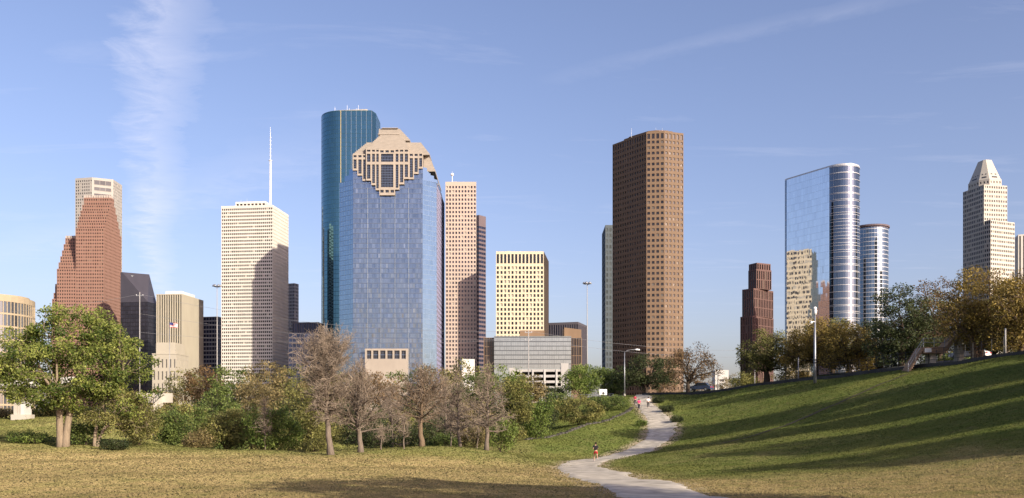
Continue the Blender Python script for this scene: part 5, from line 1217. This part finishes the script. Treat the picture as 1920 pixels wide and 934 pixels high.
for h_ in (.55, .95):
    mb = MB(); mb.tube([A + (0, .2, h_), B + (0, .2, h_)], .04, 5); part(mb, 'rail', M_steel, r)
for k in range(12): mb = MB(); p = A + (B - A) * k / 11; mb.box(p[0] - .05, p[0] + .05, p[1] + .14, p[1] + .24, p[2], p[2] + 1.0); part(mb, 'rail_post', M_steel, r)
mb = MB(); p = A + (B - A) * .18; mb.box(p[0] - .4, p[0] + .4, p[1] - .1, p[1] + .3, p[2], p[2] + 1.1); part(mb, 'end_block', M_signw, r)

# dark low wall and wire fence along the crest
cr = catmull(np.array([[c[0], c[1], 0] for c in crest]), 10)[:, :2]
r = empty('crest_wall', (*cr[0], g1(*cr[0]))); tag(r, 'low dark wall running along top of grassy slope', 'wall')
step = 2
for k in range(0, len(cr) - step, step):
    a, c = cr[k], cr[k + step]; t = (c - a) / np.linalg.norm(c - a); nn2 = np.array((-t[1], t[0])) * .15; za, zc2 = g1(*a), g1(*c); c2 = c - t * .03
    mb = MB(); mb.prism([a - nn2, c2 - nn2, c2 + nn2, a + nn2], np.array([za, zc2, zc2, za]) - .4, np.array([za, zc2, zc2, za]) + .34 + .03 * (k % 3)); part(mb, 'wall_segment', M_darkw, r)
fl_ = cr[24:50]; r = empty('wire_fence', (fl_[0][0], fl_[0][1] + 1.2, g1(*fl_[0]))); tag(r, 'dark wire fence with posts behind crest wall below golden oaks', 'fence')
for k, p in enumerate(fl_):
    z = g1(p[0], p[1] + 1.2); mb = MB(); mb.tube([(p[0], p[1] + 1.2, z - .2), (p[0], p[1] + 1.2, z + 2.1)], .035, 5); part(mb, 'fence_post', M_blk, r)
for h_ in (.3, .75, 1.2, 1.65, 2.05):
    mb = MB(); mb.tube([(p[0], p[1] + 1.2, g1(p[0], p[1] + 1.2) + h_) for p in fl_], .018, 4); part(mb, 'fence_wire', M_blk, r)

# concrete stair with landing on the crest
r0 = on_ground(1753, 106); r = empty('concrete_stair', r0); tag(r, 'raised concrete stair and landing with steel railing, on crest before dark tree', 'stairs')
D_ = 106.0; M_stair = mat('stained_concrete', (0.30, 0.20, 0.13), rough=.9, var=.3, vscale=.9); zl = Z(651, D_)
x0, x1 = Q(1731, D_)[0], Q(1772, D_)[0]; y0, y1 = D_ - .1, D_ + 2.2
mb = MB(); mb.box(x0, x1, y0, y1, zl - .75, zl); part(mb, 'landing', M_stair, r)
mb = MB(); xs_ = Q(1753, D_)[0]; mb.prism([(xs_ - .38, y0 + .5), (xs_ + .38, y0 + .5), (xs_ + .38, y1 - .5), (xs_ - .38, y1 - .5)], r0[2] - .3, zl - .75); part(mb, 'column', M_conc, r)
xb = Q(1703, D_)[0]; zb = g1(xb, D_ + 1) - .1
def flight(xa, za, xb_, zb_, nst, nm):
    for k in range(nst):
        t0, t1 = k / nst, (k + 1) / nst; xx0, xx1 = xa + (xb_ - xa) * t0, xa + (xb_ - xa) * t1; zz0 = za + (zb_ - za) * t0
        mb = MB(); lo = min(xx0, xx1); hi = max(xx0, xx1) - .004; mb.box(lo, hi, y0 + .1, y1 - .1, zz0 - .5, zz0 + (zb_ - za) / nst * .5); part(mb, 'step', M_stair, r)
flight(x0, zl, xb, zb, 13, 'l'); xt = Q(1806, D_)[0]; ztp = Z(616, D_); flight(x1, zl, xt, ztp, 12, 'u')
mb = MB(); mb.prism([(xt - .3, y0 + .5), (xt + .3, y0 + .5), (xt + .3, y1 - .5), (xt - .3, y1 - .5)], r0[2] - .3, ztp - .5); part(mb, 'column', M_conc, r)
mb = MB(); mb.box(xt, xt + 14, y0, y1, ztp - .6, ztp); part(mb, 'walkway', M_stair, r)
for h_ in (.55, 1.05):
    mb = MB(); mb.tube([(xb, y0 + .1, zb + h_), (x0, y0 + .1, zl + h_), (x1, y0 + .1, zl + h_), (xt, y0 + .1, ztp + h_), (xt + 14, y0 + .1, ztp + h_)], .035, 5); part(mb, 'rail', M_steel, r)
for xx, zz_ in ((xb, zb), ((xb + x0) / 2, (zb + zl) / 2), (x0 + .05, zl), ((x0 + x1) / 2, zl), (x1 - .05, zl), ((x1 + xt) / 2, (zl + ztp) / 2), (xt, ztp)):
    mb = MB(); mb.tube([(xx, y0 + .1, zz_ - .2), (xx, y0 + .1, zz_ + 1.05)], .035, 5); part(mb, 'rail_post', M_steel, r)
mb = MB(); mb.box(Q(1733, D_)[0], Q(1745.5, D_)[0], y0 - .05, y0 - .004, zl - .62, zl - .14); part(mb, 'notice_plate', M_signw, r)

# viaduct behind the big tree, its fluted piers, and the steps beside it
DV = 136.0; r0 = on_ground(38, DV); r = empty('viaduct', r0); tag(r, 'pale concrete viaduct with fluted piers behind big green tree', 'bridge'); zt = Z(716, DV); zb = Z(727, DV)
xa, xb = Q(-160, DV)[0], Q(160, DV)[0]
mb = MB(); mb.box(xa, xb, DV - 1, DV + 7, zb, zt); part(mb, 'deck', M_conc, r); mb = MB(); mb.box(xa, xb, DV - 1.25, DV - 1.004, zb + .2, zt + .7); part(mb, 'parapet', m_wht, r)
for k, px_ in enumerate((37, 240, -170)):
    if px_ == 240: continue
    g0 = g1(Q(px_, DV)[0], DV + .3); s = DV / FPX; mb = MB(); x = Q(px_, DV)[0]
    mb.box(x - 13.5 * s, x + 13.5 * s, DV - .5, DV + 2.2, g0 - .3, g0 + .75); part(mb, 'pier_base', M_conc, r)
    for j, (o_, w_) in enumerate(((-7.5, 3.4), (-.6, 3.0), (6.3, 3.4))): mb = MB(); mb.box(x + (o_ - w_) * s, x + (o_ + w_) * s, DV - .1 - (.15 if j == 2 else 0), DV + 1.9, g0 + .7, zb); part(mb, 'pier_shaft', M_conc if j < 2 else m_wht, r)  # right shaft in white: its sunlit side is put into the colour
r0 = on_ground(290, 150); r = empty('stone_steps', r0); tag(r, 'pale concrete steps with railing on bank right of big tree', 'stairs')
a, c = P(278, 771, 146), P(306, 744, 150); top_ = P(262, 736, 152)
for k in range(11):
    t = k / 11; p = a + (c - a) * t; q = a + (c - a) * (k + 1) / 11; mb = MB(); mb.box(p[0], q[0] - .003, p[1] - .6, p[1] + 1.4, p[2] - .9, q[2]); part(mb, 'step', M_conc, r)
for dy in (-.6, 1.3):
    mb = MB(); mb.tube([a + (0, dy, 1.0), c + (0, dy, 1.0), c + (1.2, dy, 1.0)], .05, 5); part(mb, 'rail', M_blk, r)
    for k in range(6): p = a + (c - a) * (k + .5) / 6; mb = MB(); mb.tube([p + (0, dy, 0), p + (0, dy, 1.0)], .04, 4); part(mb, 'rail_post', M_blk, r)
mb = MB(); mb.box(c[0] - 4.5, c[0] + 1.5, c[1] - .2, c[1] + .3, c[2] - 1, c[2] + .6); part(mb, 'landing_wall', M_conc, r)

# parked cars along the crest road
M_tyre = mat('tyre_rubber', (.02, .02, .02), rough=.8); gl_car = glass('car_glass', (.02, .025, .03), rough=.05, var=.1); M_lamp = mat('lamp_lens', (.6, .58, .55), rough=.2); M_rim = mat('wheel_rim', (.5, .5, .5), rough=.3, metal=.8)
def car(label, px, D, col, rz, dz=0.0):
    b = on_ground(px, D, .09); r = empty('parked_car', b, rz); tag(r, label, 'car', 'cars parked along the crest road')
    body = mat('car_paint', col, rough=.25, spec=.6, var=.02)
    prof = [(-2.2, .32), (-2.2, .72), (-2.05, .9), (-1.2, .98), (.75, .96), (1.75, .86), (2.15, .68), (2.2, .35)]
    def loft(pr, hw, m, nm, taper=0, bev=.1):
        mb = MB(); rings = []; 
        for y, s_ in ((-hw, .0), (-hw + bev, 1), (hw - bev, 1), (hw, 0)):
            pp = np.array(pr); cz = pp[:, 1].mean(); q = np.column_stack([pp[:, 0] * (.985 if s_ == 0 else 1), np.full(len(pp), 0.0), cz + (pp[:, 1] - cz) * (.94 if s_ == 0 else 1)]); q[:, 1] = y * (1 - taper * (pp[:, 1] - pp[:, 1].min()) / max(.01, np.ptp(pp[:, 1]))); rings.append(q)
        n_ = len(pr); v = np.concatenate(rings); i = np.arange(n_); j = (i + 1) % n_; fs = [np.column_stack([i + k * n_, j + k * n_, j + (k + 1) * n_, i + (k + 1) * n_])[:, ::-1] for k in range(3)]
        mb.add(v, fs + [np.arange(n_)[None], (np.arange(n_) + 3 * n_)[None, ::-1]]); return mb.build(nm, m, r, smooth=False)
    loft(prof, .9, body, 'body'); loft([(-1.75, .95), (-1.3, 1.40), (.2, 1.44), (1.0, .95)], .78, gl_car, 'window_band', .16); loft([(-1.36, 1.38), (-1.2, 1.47), (.1, 1.5), (.3, 1.41)], .68, body, 'roof', .05)
    for x in (-1.35, 1.35):
        for y in (-.82, .82):
            mb = MB(); mb.tube([(x, y - .11, .32), (x, y + .11, .32)], .32, 14); w = mb.build('wheel', M_tyre, r, smooth=False); mb = MB(); mb.tube([(x, y - .118, .32), (x, y + .118, .32)], .19, 10); mb.build('rim', M_rim, w)
    for y in (-.62, .62):
        mb = MB(); mb.box(2.14, 2.21, y - .2, y + .2, .58, .72); mb.build('headlight', M_lamp, r); mb = MB(); mb.box(-2.225, -2.16, y - .2, y + .2, .62, .78); mb.build('tail_light', M_red, r)
def road_at(px, D): return D
car('white parked car right of concrete stair', 1818, 109, (.7, .7, .7), 2.3); car('navy parked car below sparse rusty oak', 1312, 156, (.03, .045, .09), 2.6)

# ------------------------------------------------------------------ people
M_skin = mat('skin', (.42, .26, .18), rough=.6); M_hair = mat('dark_hair', (.03, .02, .015)); M_shoe = mat('shoes', (.5, .5, .5))
def skin_mesh(nodes, edges, name, m, parent, sub=1):
    me = bpy.data.meshes.new(name); me.from_pydata([n_[0] for n_ in nodes], edges, []); ob = bpy.data.objects.new(name, me); COL.objects.link(ob)
    md = ob.modifiers.new('skin', 'SKIN'); md.use_smooth_shade = True
    for i, n_ in enumerate(nodes):
        sv_ = me.skin_vertices[0].data[i]; rr = n_[1]; sv_.radius = rr if isinstance(rr, tuple) else (rr, rr); sv_.use_root = (i == 0)
    if sub: s_ = ob.modifiers.new('sub', 'SUBSURF'); s_.levels = sub; s_.render_levels = sub
    dg = bpy.context.evaluated_depsgraph_get(); me2 = bpy.data.meshes.new_from_object(ob.evaluated_get(dg)); bpy.data.objects.remove(ob)
    me2.name = name; me2.materials.clear(); me2.materials.append(m)
    for p in me2.polygons: p.use_smooth = True
    return link(name, me2, parent)
def person(label, px, D, rz, shirt, bottoms, long_legs, stride, hair=(.03, .02, .015), scale=1.0, elbow=True, cap=None):
    b = on_ground(px, D, .06); r = empty('person', b, rz); tag(r, label, 'person', 'people on the gravel path'); r.scale = (scale,) * 3
    s = stride; hipz = .93
    J = {'pel': (0, 0, .96), 'waist': (0, .0, 1.1), 'chest': (0, .03, 1.3), 'neckb': (0, .03, 1.47), 'neck': (0, .05, 1.54), 'head': (0, .06, 1.63), 'top': (0, .06, 1.74)}
    L = {}
    for sd, ph in ((-1, s), (1, -s)):
        hip = (sd * .095, 0, hipz); knee = (sd * .10, .22 * ph + .06, .52 + .03 * abs(ph)); foot_lift = .0 if ph > 0 else .22 * abs(ph)
        ank = (sd * .10, .30 * ph if ph > 0 else .38 * ph - .05, .09 + foot_lift); toe = (ank[0], ank[1] + .15, .035 + foot_lift * .7)
        sh = (sd * .185, .03, 1.42); el = (sd * .25, .03 - .18 * ph, 1.17); wr = (sd * .2, .03 - .18 * ph + (.22 if elbow else .06), 1.18 if elbow else .93); hd = (wr[0], wr[1] + .07, wr[2] + (.05 if elbow else -.08)); L[sd] = dict(hip=hip, knee=knee, ank=ank, toe=toe, sh=sh, el=el, wr=wr, hd=hd)
    nodes = [(J['pel'], (.155, .105)), (J['waist'], (.135, .095)), (J['chest'], (.165, .11)), (J['neckb'], (.08, .07)), (J['neck'], .055), (J['head'], (.075, .09)), (J['top'], (.05, .06))]; edges = [(0, 1), (1, 2), (2, 3), (3, 4), (4, 5), (5, 6)]
    for sd in (-1, 1):
        k = L[sd]; i = len(nodes)
        nodes += [(k['hip'], .09), (k['knee'], .058), (k['ank'], .04), (k['toe'], (.045, .03)), (k['sh'], .06), (k['el'], .043), (k['wr'], .032), (k['hd'], (.038, .028))]; edges += [(0, i), (i, i + 1), (i + 1, i + 2), (i + 2, i + 3), (2, i + 4), (i + 4, i + 5), (i + 5, i + 6), (i + 6, i + 7)]
        for f in range(5):   # separate fingers, thumb from the side
            a = (f - 2) * .016; n0 = len(nodes); th = f == 4; base_ = (k['hd'][0] + (a if not th else -sd * .03), k['hd'][1] + (.02 if not th else 0), k['hd'][2]); tip = (base_[0] + a * .3 - (sd * .015 if th else 0), base_[1] + (.05 if elbow else .02), base_[2] + (-.01 if elbow else -.05))
            nodes += [(base_, .009), (tip, .007)]; edges += [(i + 7, n0), (n0, n0 + 1)]
    skin_mesh(nodes, edges, 'body', M_skin, r)
    ms, mbt = mat('shirt_cloth', shirt, rough=.9, var=.1, vscale=6), mat('lower_cloth', bottoms, rough=.9, var=.1, vscale=6)
    n2 = [((0, .0, 1.0), (.165, .118)), (J['waist'], (.15, .11)), (J['chest'], (.18, .125)), ((0, .03, 1.455), (.10, .085))]; e2_ = [(0, 1), (1, 2), (2, 3)]
    for sd in (-1, 1): k = L[sd]; i = len(n2); mid = tuple((np.array(k['sh']) + np.array(k['el'])) / 2 + (np.array(k['el']) - np.array(k['sh'])) * (.5 if long_legs else .2)); n2 += [(k['sh'], .078), (mid, .062)]; e2_ += [(2, i), (i, i + 1)]
    skin_mesh(n2, e2_, 'shirt', ms, r)
    n3 = [((0, 0, 1.02), (.162, .112)), ((0, 0, .93), (.165, .118))]; e3 = [(0, 1)]
    for sd in (-1, 1):
        k = L[sd]; i = len(n3); hp_, kn, ak = map(np.array, (k['hip'], k['knee'], k['ank']))
        if long_legs: n3 += [(tuple(hp_), .105), (tuple(kn), .075), (tuple(ak + (kn - ak) * .1), .06)]; e3 += [(1, i), (i, i + 1), (i + 1, i + 2)]
        else: n3 += [(tuple(hp_), .108), (tuple(hp_ + (kn - hp_) * .7), .092)]; e3 += [(1, i), (i, i + 1)]
    skin_mesh(n3, e3, 'trousers' if long_legs else 'shorts', mbt, r)
    hm = mat('hair', hair, rough=.8); skin_mesh([((0, .045, 1.66), (.088, .10)), ((0, .045, 1.745), (.07, .082)), ((0, -.01, 1.60), (.07, .05))], [(0, 1), (0, 2)], 'hair', hm, r)
    for sd in (-1, 1): k = L[sd]; skin_mesh([(tuple(np.array(k['ank']) - (0, .03, .045)), (.05, .045)), (k['toe'], (.052, .036))], [(0, 1)], 'shoe', M_shoe, r)
    return r
person('jogger in black top and red shorts on near bend of path', 1117, 82, .1, (.012, .012, .016), (.35, .03, .03), False, .9)
person('walker in dark red top at path head, furthest left', 1191, 143, .2, (.30, .03, .06), (.03, .03, .04), True, .5, elbow=False)
person('walker in bright pink top and dark trousers near path head', 1198, 137, .15, (.75, .05, .16), (.02, .02, .03), True, -.5, elbow=False)
person('walker in white top at path head, rightmost of the group', 1215.5, 139, -.1, (.75, .75, .78), (.03, .035, .05), True, .5, elbow=False)

# ------------------------------------------------------------------ grass
rng = np.random.default_rng(31); NB = 330000
D_ = 22 + 140 * rng.random(NB) ** 1.5; u_ = rng.uniform(-.62, .62, NB); x = u_ * D_; y = D_
pd = path_dist(x, y); keep = pd > -.3 - .85 * (np.sin(x * 2.1 + np.sin(y * 1.3)) * np.sin(y * 1.7 + 1.2 * np.sin(x * .9)) + .35 * np.sin(x * 5.3) * np.sin(y * 4.1)); 
keep |= rng.random(NB) < .02
x, y, D_ = x[keep], y[keep], D_[keep]; n = len(x); z = gz(x, y)
a = rng.uniform(0, 6.28, n); h = rng.uniform(.015, .055, n) * (.45 + D_ / 65); w = rng.uniform(.02, .055, n) * (.5 + D_ / 50); ln = rng.normal(0, .05, (n, 2))
v = np.zeros((n, 3, 3)); v[:, 0] = np.column_stack([x - np.cos(a) * w, y - np.sin(a) * w, z - .01]); v[:, 1] = np.column_stack([x + np.cos(a) * w, y + np.sin(a) * w, z - .01]); v[:, 2] = np.column_stack([x + ln[:, 0], y + ln[:, 1], z + h])
me = make_mesh('grass', v.reshape(-1, 3), [np.arange(n * 3).reshape(-1, 3)], M_blade, attrs={'green': np.repeat(greenness(x, y), 3), 'soil': np.zeros(n * 3), 'city': np.zeros(n * 3), 'tint': np.repeat(rng.random(n), 3)})
o = link('grass', me); tag(o, 'dry tan and green lawn grass over field and slope', 'grass', kind='stuff')
